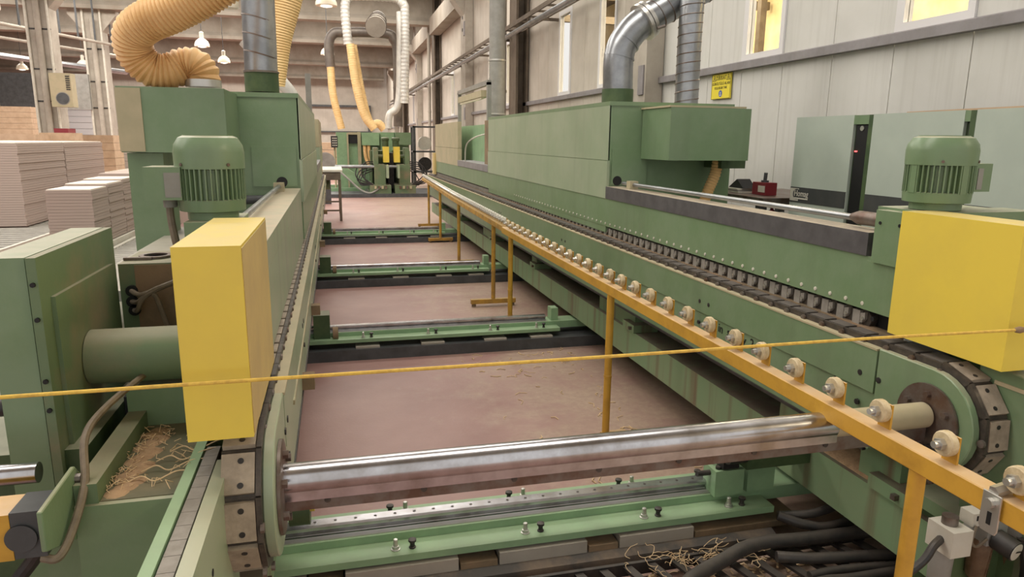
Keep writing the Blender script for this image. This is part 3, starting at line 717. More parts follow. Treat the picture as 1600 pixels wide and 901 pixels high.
for z in (1.325, 1.245, 1.10, 1.03): part('screw_hole', MB().cyl((-0.658, 1.722, z), (-0.658, 1.73, z), 0.0055, 8), BLKC, sl)
part('inset_plate', MB().box(-0.6485, -0.638, 1.785, 2.235, 0.905, 1.285), GD, sl, 0.002)
part('side_knob', MB().cyl((-0.775, 1.76, 1.035), (-0.755, 1.76, 1.035), 0.022, 14), BLK, sl)
cy = part('spindle_tube', MB().cyl((-0.636, 1.97, 1.082), (-0.30, 1.97, 1.082), 0.072, 36), GD, ML)
part('tube_flange', MB().cyl((-0.40, 1.97, 1.082), (-0.385, 1.97, 1.082), 0.078, 36), G, cy)
pl = part('gear_housing', MB().box(-0.645, -0.31, 2.30, 2.55, 0.2, 1.272), GD, ML, 0.004)
part('dusty_face', MB().box(-0.60, -0.31, 2.296, 2.30, 0.95, 1.268), BRD, pl, label='brown dust caked face')
for x, z in ((-0.612, 1.19), (-0.613, 1.157), (-0.609, 1.13)): part('cable_port', MB().cyl((x, 2.288, z), (x, 2.301, z), 0.017, 14), BLKC, pl)
part('clamp_strap', MB().lathe([(0.05, 0), (0.05, 0.006), (0.035, 0.006), (0.035, 0)], (-0.565, 2.42, 1.274), 18), STEELD, pl)
part('clamp_arm', MB().box(-0.645, -0.565, 2.36, 2.375, 1.273, 1.281), STEELD, pl)
part('brake_unit', MB().box(-0.42, -0.31, 2.22, 2.30, 1.02, 1.18).cyl((-0.44, 2.26, 1.13), (-0.42, 2.26, 1.13), 0.03), BRD, pl)
for pts_ in ([(-0.612, 2.29, 1.19), (-0.58, 2.25, 1.185), (-0.54, 2.24, 1.19), (-0.52, 2.24, 1.13), (-0.49, 2.22, 1.03), (-0.47, 2.2, 0.98)],
             [(-0.613, 2.29, 1.157), (-0.585, 2.25, 1.165), (-0.55, 2.24, 1.195), (-0.48, 2.23, 1.225), (-0.38, 2.23, 1.26)],
             [(-0.609, 2.29, 1.13), (-0.59, 2.25, 1.14), (-0.565, 2.24, 1.18), (-0.50, 2.235, 1.215), (-0.38, 2.23, 1.25)]):
    part('cable', MB().sweep(spline(pts_, 6), 0.0075, 8), CABLE, pl)
part('motor_cable', MB().sweep(spline([(-0.49, 2.32, 1.46), (-0.485, 2.3, 1.40), (-0.47, 2.27, 1.33), (-0.46, 2.27, 1.25)], 6), 0.011, 8), CABLE, ML)
part('cable_gland', MB().cyl((-0.487, 2.32, 1.44), (-0.487, 2.32, 1.47), 0.02, 12), GRY, ML)
# base with its shaving tray
ba = part('base_block', MB().box(-0.56, -0.345, 1.52, 2.0, 0.0, 0.885), G, ML, 0.004)
part('tray_floor', MB().box(-0.514, -0.347, 1.535, 1.948, 0.885, 0.887), TRAYF, ba)
part('tray_rim', MB().box(-0.56, -0.515, 1.53, 2.05, 0.885, 0.93), GD, ba, 0.002)
part('back_wall_plate', MB().box(-0.56, -0.33, 1.95, 2.28, 0.6, 1.0), G, ba)
part('side_base', MB().box(-0.655, -0.562, 1.60, 2.2, 0.0, 0.80), G, ba)
tm = MB()
for k in range(90):
    u, v = random.random(), random.random() ** 2.2
    x = -0.51 + 0.15 * v; y = 1.56 + 0.36 * u
    a = random.uniform(0, 6.28); r = random.uniform(0.006, 0.022)
    tm.sweep([(x, y, 0.889 + 0.012 * random.random()), (x + r * math.cos(a), y + r * math.sin(a), 0.892 + 0.014 * random.random()), (x + 1.6 * r * math.cos(a + 0.7), y + 1.6 * r * math.sin(a + 0.7), 0.889)], 0.0009, 4, False)
for k in range(4):
    x, y = -0.48 + 0.02 * k, 1.6 + 0.05 * k
    tm.sweep(spline([(x, y, 0.892), (x + 0.03, y + 0.01, 0.90), (x + 0.06, y - 0.005, 0.893), (x + 0.1, y + 0.02, 0.90), (x + 0.13, y + 0.03 + 0.01 * k, 0.894)], 5), 0.0016, 4, False)
o = part('wood_shavings', tm, SHAV, ba); o['kind'] = 'stuff'
hp = MB()
for k in range(14):
    hp.lathe([(0.026, 0), (0.018, 0.004), (0.006, 0.007)], (-0.49 + 0.012 * (k % 3), 1.565 + 0.026 * k, 0.887), 9)
o = part('sawdust', hp, SAWD, ba); o['kind'] = 'stuff'
# infeed rail with its little grey pads
ir = part('infeed_rail', MB().box(-0.362, -0.338, 0.55, 1.78, 0.45, 0.90), GL, ML, 0.003)
part('side_cheek', MB().box(-0.298, -0.268, 0.55, 1.66, 0.45, 0.90), GP, ir, 0.004)
part('rail_bed', MB().box(-0.338, -0.298, 0.55, 1.75, 0.45, 0.884), BLK, ir)
sm = MB().box(-0.0155, 0.0155, -0.026, 0.026, 0, 0.012).mesh('rail_pad', (0, 0, 0), 0.002)
for k in range(22): inst('rail_pad', sm, PADG, ir, Vector((-0.318, 0.60 + 0.0535 * k, 0.884)) - wloc(ir))
for y, z in ((1.35, 0.80), (1.27, 0.66)): part('screw_hole', MB().cyl((-0.269, y, z), (-0.2665, y, z), 0.008, 8), BLKC, ir)
part('bearing_flange', MB().cyl((-0.20, 2.35, 0.385), (-0.13, 2.35, 0.385), 0.065, 24), GDK, ML)
part('bearing_ring', MB().cyl((-0.13, 2.35, 0.40), (-0.115, 2.35, 0.40), 0.035, 18), YEL, ML)
part('dust_ledge', MB().box(-0.172, -0.158, 2.3, 14.1, 0.782, 0.797), TAN, ML)
for y in (3.0, 4.35, 7.2, 10.4): part('wood_block', MB().box(-0.172, -0.12, y, y + 0.07, 0.58, 0.64), BRD, ML)

# ---- light barrier on its bracket, hoses and cable at the left edge
t = thing('light_barrier', 'yellow and black light barrier bar on a green bracket at the left edge', 'sensor', (-0.6, 1.44, 0.88))
part('end_cap', MB().box(-0.628, -0.572, 1.405, 1.49, 0.848, 0.945), DGR, t, 0.004)
part('housing', MB().box(-0.74, -0.629, 1.405, 1.49, 0.846, 0.942), AMB, t, 0.003)
part('cap_disc', MB().cyl((-0.612, 1.400, 0.892), (-0.612, 1.406, 0.892), 0.028, 24), DGR, t)
part('bright_tube', MB().cyl((-0.95, 1.56, 0.955), (-0.63, 1.56, 0.955), 0.022, 18), STEEL, t)
part('bracket', MB().prism([(1.377, 0.872), (1.377, 0.955), (1.558, 0.962), (1.598, 0.92), (1.598, 0.78)], 'x', -0.571, -0.561), G, t, 0.002)
part('bolt', MB().cyl((-0.561, 1.555, 0.935), (-0.55, 1.555, 0.935), 0.011, 8), STEELD, t)
single('cable', MB().sweep(spline([(-0.585, 1.41, 0.842), (-0.555, 1.41, 0.84), (-0.545, 1.47, 0.87), (-0.540, 1.54, 0.93), (-0.556, 1.62, 1.0), (-0.54, 1.72, 1.03), (-0.50, 1.95, 1.04)], 8), 0.0085, 8), CABLE,
       'grey brown cable looping from the light barrier up to the tube', 'cable', (-0.55, 1.5, 0.9))
single('rubber_hose', MB().sweep(spline([(-0.757, 1.95, 0.93), (-0.82, 1.95, 0.90), (-0.875, 1.92, 0.80), (-0.885, 1.9, 0.68), (-0.86, 1.88, 0.5), (-0.84, 1.9, 0.2)], 8), 0.022, 12), BLK,
       'thick black rubber hose curving out of the slab at the left', 'hose', (-0.85, 1.9, 0.2))
single('rubber_hose', MB().sweep(spline([(-0.60, 1.46, 0.842), (-0.63, 1.47, 0.80), (-0.67, 1.47, 0.75), (-0.72, 1.47, 0.68), (-0.8, 1.47, 0.55)], 8), 0.014, 10), BLK,
       'black hose slanting down below the light barrier', 'hose', (-0.65, 1.47, 0.75))

# ================================================================== BETWEEN THE MACHINES
# drive shaft from the left chain drive to the right one
t = thing('drive_shaft', 'long polished drive shaft joining the two machines', 'shaft', (0.8, 1.712, 0.79))
part('round_bar', MB().cyl((-0.185, 1.712, 0.806), (1.45, 1.712, 0.806), 0.040, 32), STEEL, t)
part('dusty_end', MB().cyl((1.45, 1.712, 0.806), (1.795, 1.712, 0.806), 0.0405, 32), TAN, t, label='tan dust coated end')
part('key_strip', MB().box(-0.17, 1.79, 1.690, 1.730, 0.728, 0.778), STEELD, t, 0.003)
for k in range(8): part('strip_screw', MB().cyl((-0.05 + 0.245 * k, 1.690, 0.752), (-0.05 + 0.245 * k, 1.6865, 0.752), 0.0085, 12), LINK, t)
part('flat_face', MB().box(-0.18, 1.45, 1.678, 1.690, 0.760, 0.788), STEEL, t, 0.002)
# spindle screw below it
t = thing('threaded_spindle', 'thin threaded spindle running below the drive shaft', 'screw', (0.7, 2.35, 0.385))
part('thread', hose_mesh([(-0.112, 2.35, 0.388), (0.7, 2.35, 0.388), (1.49, 2.35, 0.388)], 0.0125, 0.013, 0.0018, 10), STEELD, t)
part('coupling', MB().cyl((1.49, 2.35, 0.395), (1.53, 2.35, 0.395), 0.017, 12), BLK, t)
part('bearing_block', MB().box(1.53, 1.60, 2.40, 2.47, 0.31, 0.44).cyl((1.52, 2.37, 0.395), (1.60, 2.37, 0.395), 0.042, 18), BLK, t)
part('nut_housing', MB().box(1.60, 1.90, 2.34, 2.46, 0.33, 0.44), GDK, t)

stud_me = MB().lathe([(0.018, 0), (0.018, 0.004), (0.013, 0.005), (0.013, 0.015), (0.009, 0.016), (0.009, 0.04), (0.007, 0.042)], (0, 0, 0), 10).mesh('stud')
knob_me = MB().lathe([(0.013, 0), (0.013, 0.004), (0.009, 0.006), (0.009, 0.022), (0.015, 0.026), (0.015, 0.034), (0.010, 0.036)], (0, 0, 0), 10).mesh('levelling_bolt')
def floor_rail(yc, label, near=False):
    t = thing('floor_rail', label, 'rail', (0.7, yc, 0), 'cross rails on the floor')
    x0, x1 = -0.9, 1.74
    part('front_flange', MB().box(x0, x1, yc - 0.175, yc - 0.072, 0.128, 0.155), GL, t, 0.002)
    part('rear_flange', MB().box(x0, x1, yc + 0.09, yc + 0.175, 0.128, 0.155), GL, t, 0.002)
    part('rail_web', MB().box(x0, x1 + 0.3, yc - 0.072, yc + 0.09, 0.128, 0.185), GL if not near else GL, t, 0.002)
    part('rail_lip', MB().box(x0, 1.66, yc - 0.062, yc - 0.035, 0.185, 0.189), ZINC, t)
    part('guide_rail', MB().prism([(yc - 0.03, 0.185), (yc + 0.03, 0.185), (yc + 0.03, 0.196), (yc + 0.018, 0.203), (yc + 0.03, 0.210), (yc + 0.03, 0.222), (yc + 0.022, 0.228), (yc - 0.022, 0.228),
                                   (yc - 0.03, 0.222), (yc - 0.03, 0.210), (yc - 0.018, 0.203), (yc - 0.03, 0.196)], 'x', x0, 1.66), STEEL, t)
    if near:
        hm = MB().cyl((0, 0, 0), (0, 0, 0.0008), 0.006, 8).mesh('rail_hole')
        for k in range(24): inst('rail_hole', hm, LINK, t, Vector((-0.2 + 0.075 * k, yc, 0.228)) - Vector(t.location))
        part('end_stop', MB().box(1.50, 1.635, yc - 0.10, yc + 0.0, 0.185, 0.30), GL, t, 0.004)
        part('end_stop', MB().box(1.66, 1.79, yc - 0.09, yc + 0.02, 0.185, 0.30), GL, t, 0.004)
        for x in (1.525, 1.61, 1.685, 1.765):
            for dy in (-0.075, -0.02):
                part('cap_screw', MB().cyl((x, yc + dy, 0.30), (x, yc + dy, 0.312), 0.012, 10), BLK, t)
        part('stop_bolt', MB().cyl((1.44, yc - 0.05, 0.275), (1.50, yc - 0.05, 0.275), 0.012, 10), BLK, t)
    else:
        part('end_stop', MB().box(1.70, 1.76, yc - 0.05, yc + 0.05, 0.185, 0.29), GL, t, 0.003)
        part('wheel_end', MB().cyl((-0.06, yc - 0.10, 0.19), (-0.02, yc - 0.10, 0.19), 0.05, 14), BRD, t)
        part('end_box', MB().box(-0.20, -0.08, yc - 0.12, yc + 0.04, 0.13, 0.34), GDK, t, 0.003)
    for k in range(4):
        x = 0.165 + 0.5 * k - (0.0 if k < 3 else 0.115)
        for dy in (-0.133, 0.135):
            inst('stud', stud_me, ZINC, t, Vector((x + (0 if dy < 0 else 0.062), yc + dy, 0.155)) - Vector(t.location))
            inst('levelling_bolt', knob_me, BLK, t, Vector((x + (0.062 if dy < 0 else 0), yc + dy, 0.155)) - Vector(t.location))
            if not near and dy < 0: part('shim', MB().box(x - 0.06, x + 0.12, yc - 0.20, yc - 0.1, 0.086, 0.1), CONC, t)
    return t
floor_rail(2.505, 'nearest green cross rail with a polished guide and end blocks', True)
for yc, lab in ((5.425, 'second green cross rail from the front'), (8.15, 'third green cross rail from the front'), (11.55, 'farthest green cross rail, by the yellow stand feet')):
    floor_rail(yc, lab)
    struct('kerb', MB().box(-1.0, 2.6, yc - 0.22, yc + 0.25, 0.0, 0.085), DGR, 'dark plinth under a cross rail', 0.004)
# plinth and concrete blocks under the nearest rail
k0 = struct('kerb', MB().prism([(2.26, 0.0), (2.27, 0.06), (2.30, 0.07), (2.74, 0.07), (2.74, 0.0)], 'x', -0.9, 1.72), PIT, 'dark plinth under the nearest cross rail')
x = -0.6
for wd, m in ((0.45, CONC), (0.13, BRD), (0.42, CONC), (0.15, BRD), (0.36, CONC), (0.13, BRD), (0.33, CONC), (0.5, BRD)):
    part('concrete_block', MB().box(x, x + wd - 0.008, 2.315, 2.68, 0.07, 0.118 if m is CONC else 0.095), m, k0, 0.004); x += wd

# roller stands with yellow rails
wheel_me = MB().lathe([(0.012, 0.0), (0.029, 0.0), (0.032, 0.004), (0.032, 0.019), (0.029, 0.023), (0.012, 0.023)], (0, 0, 0), 18, 'x').mesh('guide_roller')
nut_me = MB().cyl((-0.013, 0, 0), (0.0, 0, 0), 0.0155, 6).cyl((-0.026, 0, 0), (-0.013, 0, 0), 0.009, 10).mesh('axle_bolt')
brk_me = MB().prism([(-0.022, -0.060), (0.022, -0.060), (0.022, 0.018), (-0.022, 0.018)], 'x', 0.028, 0.034).box(0.0, 0.034, -0.022, 0.022, -0.060, -0.054).mesh('roller_bracket')
white_me = wheel_me.copy(); lit_nut = nut_me
def stand(label, a, b, zt, rollers, posts, wm, rm):
    """a, b: rail ends (x of the left face, y). posts: list of (y, foot spread)."""
    A, B = Vector((a[0], a[1], 0)), Vector((b[0], b[1], 0)); d = (B - A).normalized(); n = Vector((d.y, -d.x, 0))
    t = thing('roller_stand', label, 'stand', (A.x, A.y, 0), 'yellow roller stands beside the right machine')
    rail = MB()
    def Q(s, o, z): p = A + d * s + n * o; return (p.x, p.y, z)
    Ln = (B - A).length
    v = [rail.bm.verts.new(Q(s, o, z)) for s in (0, Ln) for o, z in ((0, zt - 0.055), (0.052, zt - 0.055), (0.052, zt), (0, zt))]
    for f in ((0, 1, 2, 3), (7, 6, 5, 4), (0, 4, 5, 1), (1, 5, 6, 2), (2, 6, 7, 3), (3, 7, 4, 0)): rail.bm.faces.new([v[i] for i in f])
    bmesh.ops.recalc_face_normals(rail.bm, faces=rail.bm.faces)
    part('rail', rail, rm, t, 0.003)
    for y, sp in posts:
        s = (y - A.y) / d.y; p = A + d * s + n * 0.026
        po = part('post', MB().cyl((p.x, p.y, 0.012 if sp is None else 0.045), (p.x, p.y, zt - 0.055), 0.021, 18), rm, t)
        if sp is None:
            part('foot_plate', MB().box(p.x - 0.02, p.x + 0.13, p.y - 0.03, p.y + 0.03, 0.0, 0.012), rm, t)
        elif sp:
            part('foot_bar', MB().box(p.x - sp, p.x + sp, p.y - 0.025, p.y + 0.025, 0.03, 0.075), rm, t, 0.003)
            for q in (-1, 1): part('foot_pad', MB().cyl((p.x + q * (sp - 0.03), p.y, 0.0), (p.x + q * (sp - 0.03), p.y, 0.03), 0.022, 10), BRD, t)
        part('sleeve_collar', MB().cyl((p.x, p.y, 0.35), (p.x, p.y, 0.362), 0.0235, 18), rm, po)
    for s in rollers:
        p = A + d * s + n * 0.008
        br = inst('roller_bracket', brk_me, AMB, t, Vector((p.x, p.y, zt + 0.052)) - Vector(t.location))
        w_ = inst('guide_roller', wm, ROLW if wm is wheel_me else WHT, t, Vector((p.x, p.y, zt + 0.05)) - Vector(t.location))
        inst('axle_bolt', nut_me, ZINC, w_)
    return t
rs = [y - 0.99 for y in (1.09, 1.285, 1.502, 1.687, 1.879, 2.067, 2.24, 2.432, 2.618, 2.804, 2.992, 3.171, 3.351, 3.513, 3.689, 3.87, 4.042, 4.22, 4.39, 4.56, 4.74, 4.91, 5.08, 5.26, 5.43, 5.6, 5.77, 5.94)]
st1 = stand('nearest yellow roller stand, its rail reaching the lower right edge', (1.405, 0.99), (1.443, 6.1), 0.885, rs, ((1.36, None), (3.50, None), (5.85, None)), wheel_me, AMB)
st2 = stand('middle yellow roller stand with white rollers set close together', (1.475, 6.16), (1.56, 9.75), 0.88, [0.05 + 0.108 * k for k in range(33)], ((6.75, 0.23), (9.1, 0.2)), white_me, AMBD)
st3 = stand('farthest yellow roller stand at the end of the right machine', (1.565, 9.8), (1.74, 14.5), 0.88, [0.05 + 0.11 * k for k in range(42)], ((11.3, 0.2), (13.3, 0.21)), white_me, AMBD)
# slotted angle bracket on the near rail
t = thing('slotted_bracket', 'bent slotted metal strap bolted on the near end of the yellow rail', 'bracket', (1.40, 1.13, 0.84))
part('lower_arm', MB().prism([(1.105, 0.795), (1.14, 0.795), (1.146, 0.805), (1.146, 0.89), (1.10, 0.89), (1.10, 0.805)], 'x', 1.397, 1.402), ZINC, t, 0.001)
part('upper_arm', MB().sweep([(1.40, 1.123, 0.893), (1.45, 1.12, 0.905), (1.53, 1.10, 0.925)], 0.014, 6), ZINC, t)
part('slot', MB().box(1.3955, 1.397, 1.117, 1.127, 0.815, 0.845), BLKC, t)
part('bolt', MB().cyl((1.385, 1.122, 0.868), (1.398, 1.122, 0.868), 0.012, 8), ZINC, t)

# yellow rope across the front
single('barrier_rope', MB().sweep(spline([(-1.2, 1.48, 1.152), (-0.3, 1.48, 1.153), (0.6, 1.48, 1.151), (1.3, 1.485, 1.15), (1.853, 1.49, 1.143), (2.1, 1.49, 1.142)], 12), 0.0042, 8), ROPE,
       'thin yellow rope stretched across the front between both machines', 'rope', (0.3, 1.48, 1.15))
single('rope_knot', MB().lathe([(0.003, -0.02), (0.008, -0.012), (0.01, 0), (0.008, 0.012), (0.003, 0.02)], (1.853, 1.49, 1.143), 10, 'x'), BRD, 'dark taped knot on the rope at the right yellow guard', 'knot', (1.853, 1.49, 1.143))

# air service unit at the near end of the right machine
t = thing('air_service_unit', 'compressed air unit with grey blocks, gauge and brown bowls', 'valve', (1.78, 1.45, 0.3))
part('valve_block', MB().box(1.665, 1.735, 1.43, 1.52, 0.49, 0.57), WHT, t, 0.004)
part('bowl', MB().lathe([(0.02, -0.12), (0.03, -0.10), (0.033, 0), (0.03, 0.02)], (1.70, 1.49, 0.47), 18), GRY, t)
part('knob', MB().cyl((1.70, 1.48, 0.57), (1.70, 1.48, 0.595), 0.022, 14), STEELD, t)
part('regulator', MB().box(1.80, 1.87, 1.44, 1.52, 0.505, 0.585), GRY, t, 0.004)
part('filter_bowl', MB().lathe([(0.012, -0.13), (0.03, -0.10), (0.035, 0), (0.03, 0.02)], (1.825, 1.48, 0.49), 18), BOWL, t)
part('drain_tip', MB().lathe([(0.008, -0.015), (0.012, 0)], (1.825, 1.48, 0.36), 10), YEL, t)
part('filter_bowl', MB().lathe([(0.012, -0.13), (0.03, -0.10), (0.035, 0), (0.03, 0.02)], (1.96, 1.48, 0.50), 18), BOWL, t)
part('drain_tip', MB().lathe([(0.008, -0.015), (0.012, 0)], (1.96, 1.48, 0.37), 10), YEL, t)
part('valve_block', MB().box(1.92, 2.0, 1.44, 1.52, 0.51, 0.58), GRY, t, 0.004)
g = part('pressure_gauge', MB().cyl((1.835, 1.44, 0.525), (1.845, 1.385, 0.515), 0.031, 22), BLK, t)
part('dial', MB().cyl((1.845, 1.385, 0.515), (1.8455, 1.383, 0.5147), 0.027, 22), WHT, g)
part('needle', MB().box(1.832, 1.860, 1.3815, 1.3825, 0.513, 0.517), INK, g)
sw = part('pressure_switch', MB().box(1.755, 1.80, 1.455, 1.50, 0.565, 0.605), WHT, t, 0.002)
part('switch_display', MB().box(1.768, 1.792, 1.4535, 1.455, 0.583, 0.598), BLKC, sw)
part('elbow_hose', MB().sweep(spline([(1.665, 1.47, 0.53), (1.62, 1.45, 0.525), (1.58, 1.44, 0.49), (1.5, 1.44, 0.44)], 6), 0.012, 10), BLK, t)
part('supply_hose', MB().sweep(spline([(1.93, 1.43, 0.52), (1.94, 1.41, 0.42), (1.92, 1.41, 0.3), (1.85, 1.42, 0.2)], 6), 0.022, 10), BLK, t)
part('sensor_cable', MB().sweep(spline([(1.765, 1.45, 0.57), (1.745, 1.44, 0.53), (1.765, 1.44, 0.51), (1.80, 1.44, 0.53)], 6), 0.004, 6), CABLE, t)
part('stand_foot', MB().box(1.72, 1.98, 1.50, 1.54, 0.0, 0.52), GDK, t)

# cable ladder, hoses and shavings in the pit at the lower right
t = thing('cable_ladder', 'black rung ladder tray on the floor in front of the nearest cross rail', 'cable tray', (1.2, 2.1, 0.02))
part('side_rail', MB().box(0.4, 2.1, 2.205, 2.22, 0.02, 0.07), BLK, t); part('side_rail', MB().box(0.4, 2.1, 1.80, 1.815, 0.02, 0.07), BLK, t)
rg = MB().prism([(0, 0), (0.035, 0), (0.135, -0.39), (0.10, -0.39)], 'z', 0, 0.012).mesh('rung')
for k in range(17): inst('rung', rg, BLK, t, Vector((0.42 + 0.098 * k, 2.205, 0.05)) - Vector(t.location))
single('ribbed_hose', MB().sweep(spline([(1.0, 1.86, 0.10), (1.18, 2.02, 0.095), (1.36, 2.10, 0.10), (1.55, 2.165, 0.105), (1.8, 2.16, 0.10), (2.2, 2.16, 0.09)], 8), 0.027, 14), RUB, 'fattest black hose, lying slantwise over the ladder tray', 'hose', (1.4, 2.1, 0.1))
for pts_, r, lab in (([(1.60, 2.10, 0.085), (1.72, 2.06, 0.085), (1.85, 2.03, 0.09), (2.1, 1.98, 0.1)], 0.022, 'short black hose ending beside the fat hose'),
                     ([(1.74, 2.30, 0.13), (1.83, 2.24, 0.11), (1.95, 2.22, 0.10), (2.3, 2.3, 0.1)], 0.02, 'black hose leaving the end of the green rail flange'),
                     ([(1.76, 2.33, 0.11), (1.88, 2.28, 0.13), (2.0, 2.29, 0.14), (2.3, 2.36, 0.14)], 0.018, 'upper thin black hose behind the rail end'),
                     ([(1.52, 1.90, 0.075), (1.68, 1.93, 0.08), (1.82, 1.92, 0.08), (2.2, 1.90, 0.1)], 0.019, 'black hose running off under the near yellow post'),
                     ([(1.66, 1.98, 0.07), (1.8, 1.98, 0.075), (2.0, 1.95, 0.08), (2.2, 1.9, 0.08)], 0.018, 'lowest thin black hose beside the ladder rungs')):
    single('rubber_hose', MB().sweep(spline(pts_, 8), r, 12), RUB, lab, 'hose', pts_[0])
sh = MB()
for k in range(260):
    x, y = random.uniform(0.5, 1.75), random.uniform(1.85, 2.2); a = random.uniform(0, 6.28); r = random.uniform(0.01, 0.03)
    z = 0.008 + 0.012 * random.random()
    sh.sweep([(x, y, z), (x + r * math.cos(a), y + r * math.sin(a), z + 0.008), (x + 1.7 * r * math.cos(a + 0.5), y + 1.7 * r * math.sin(a + 0.5), z)], random.uniform(0.002, 0.006), 4)
o = single('wood_chips', sh, SHAV, 'pale wood chips lying between the rungs of the ladder tray', 'wood chips'); o['kind'] = 'stuff'
sh = MB()
for k in range(46):
    x, y = random.gauss(1.30, 0.14), random.gauss(2.17, 0.035); p = Vector((x, y, 0.075)); pp = [p]
    a = random.uniform(0, 6.28)
    for j in range(6):
        a += random.uniform(-0.9, 0.9); p = p + Vector((math.cos(a) * 0.02, math.sin(a) * 0.012, random.uniform(-0.012, 0.016))); p.z = max(p.z, 0.055); pp.append(p.copy())
    sh.sweep(spline(pp, 3), 0.0013, 4, False)
o = single('wood_curls', sh, SHAV, 'tangle of thin pale wood curls on the plinth edge', 'shavings'); o['kind'] = 'stuff'
sh = MB()
for k in range(90):
    x, y = random.uniform(0.5, 1.75), random.uniform(3.0, 5.1); x = 1.75 - (1.75 - x) * random.random(); a = random.uniform(0, 6.28); r = random.uniform(0.015, 0.06)
    if k > 60: x, y = random.uniform(0.9, 1.7), random.uniform(4.6, 5.15)
    sh.sweep([(x, y, 0.003), (x + r * math.cos(a), y + r * math.sin(a), 0.006), (x + 1.6 * r * math.cos(a + 0.4), y + 1.6 * r * math.sin(a + 0.4), 0.003)], random.uniform(0.0015, 0.004), 4)
o = single('floor_splinters', sh, SHAV, 'scattered pale splinters on the floor near the right machine', 'splinters'); o['kind'] = 'stuff'

# ================================================================== RIGHT SIDE: cabinet, bench, sign
t = thing('control_cabinet', 'pale green control cabinet with slate band along the right wall', 'cabinet', (3.5, 3.4, 0))
part('carcass', MB().box(3.225, 3.85, 1.2, 4.44, 0.0, 1.825), GDK, t)
def cdoor(y0, y1, logo=False):
    dd = part('door', MB().box(3.20, 3.222, y0, y1, 0.15, 1.828), CABG, t, 0.004)
    part('door_band', MB().box(3.196, 3.2, y0 + 0.004, y1 - 0.004, 1.238, 1.345), CABS, dd)
    return dd
cd = cdoor(3.87, 4.445); cdoor(3.055, 3.705); cdoor(2.3, 2.985); cdoor(1.3, 2.2)
for y0, y1 in ((3.705, 3.87), (2.985, 3.055), (2.2, 2.3)):
    part('door_gap', MB().box(3.21, 3.24, y0 + 0.03, y1 - 0.02, 0.2, 1.77), BLKC, t)
    part('frame_strip', MB().box(3.20, 3.225, y0 + 0.001, y0 + 0.035, 0.1, 1.826), GDK, t)
    part('frame_strip', MB().box(3.20, 3.225, y0 + 0.035, y1 - 0.001, 1.77, 1.826), G, t)
part('lock', MB().cyl((3.205, 3.80, 1.745), (3.225, 3.80, 1.745), 0.016, 12), ZINC, t)
part('indicator_lamp', MB().box(3.206, 3.215, 3.825, 3.845, 1.60, 1.608), LEDR, t)
# maker's badge: square plate, ring and name
bd = part('badge', MB().box(3.1945, 3.196, 4.345, 4.438, 1.248, 1.336), WHT, cd)
lettering('badge_letter', 'C', 0.105, (3.1938, 4.372, 1.292), CABS, cd, FACE_L)
part('badge_field', MB().box(3.1932, 3.1945, 4.235, 4.388, 1.268, 1.326), CABS, cd)
lettering('badge_name', 'Homag', 0.062, (3.1922, 4.312, 1.300), WHT, cd, FACE_L, sx=0.86)
part('badge_line', MB().box(3.1922, 3.1945, 4.238, 4.388, 1.262, 1.272), WHT, cd)
single('batten', MB().sweep([(3.3, 3.55, 1.832), (3.35, 2.9, 1.838), (3.3, 2.0, 1.84)], 0.009, 4), WOOD, 'thin pale batten lying on top of the control cabinet', 'batten', (3.3, 3, 1.83))
t = thing('work_bench', 'grey work bench between the right machine and the control cabinet', 'bench', (3.4, 5.1, 0))
part('bench_top', MB().box(3.1, 3.95, 4.62, 5.62, 1.19, 1.245), STEELD, t, 0.003)
for x, y in ((3.14, 4.7), (3.9, 4.7), (3.14, 5.55), (3.9, 5.55)): part('leg', MB().box(x - 0.03, x + 0.03, y - 0.03, y + 0.03, 0, 1.19), DGR, t)
part('shelf', MB().box(3.12, 3.92, 4.66, 5.58, 1.02, 1.04), BLK, t)
t = thing('tool_box', 'dark red tin with a white label on the bench', 'tin', (3.3, 4.95, 1.245))
part('tin_body', MB().box(3.26, 3.36, 4.84, 5.02, 1.247, 1.345), RED, t, 0.004)
part('tin_label', MB().box(3.258, 3.26, 4.85, 4.94, 1.27, 1.32), WHT, t)
part('nozzle', MB().cyl((3.31, 4.93, 1.345), (3.31, 4.93, 1.36), 0.03, 12).cyl((3.31, 4.93, 1.36), (3.31, 4.925, 1.42), 0.014, 10), DGR, t)
t = thing('paper_tray', 'pile of papers on the bench left of the red tin', 'papers', (3.3, 5.25, 1.245))
for k in range(3): part('sheet_pad', MB().box(3.2, 3.5, 5.12 + 0.01 * k, 5.42 - 0.012 * k, 1.247 + 0.012 * k, 1.257 + 0.012 * k), GRY if k % 2 else WHT, t)
single('black_wedge', MB().prism([(5.12, 1.283), (5.34, 1.283), (5.22, 1.355)], 'x', 3.24, 3.36), BLKC, 'black wedge shaped holder lying on the papers', 'holder', (3.3, 5.2, 1.283))
single('spray_bottle', MB().lathe([(0.03, 0), (0.03, 0.09), (0.012, 0.11), (0.012, 0.13)], (3.25, 4.72, 1.042), 14), RED, 'red bottle on the shelf under the bench', 'bottle', (3.25, 4.72, 1.04))
single('white_carton', MB().box(3.17, 3.28, 4.5, 4.62, 1.0, 1.14), WHT, 'small white carton beside the cabinet badge', 'box', (3.2, 4.55, 1.0), None, 0.003)
single('carton_stand', MB().box(3.15, 3.3, 4.48, 4.615, 0.0, 1.0), DGR, 'dark pedestal under the small white carton', 'pedestal', (3.2, 4.55, 0), None, 0.003)
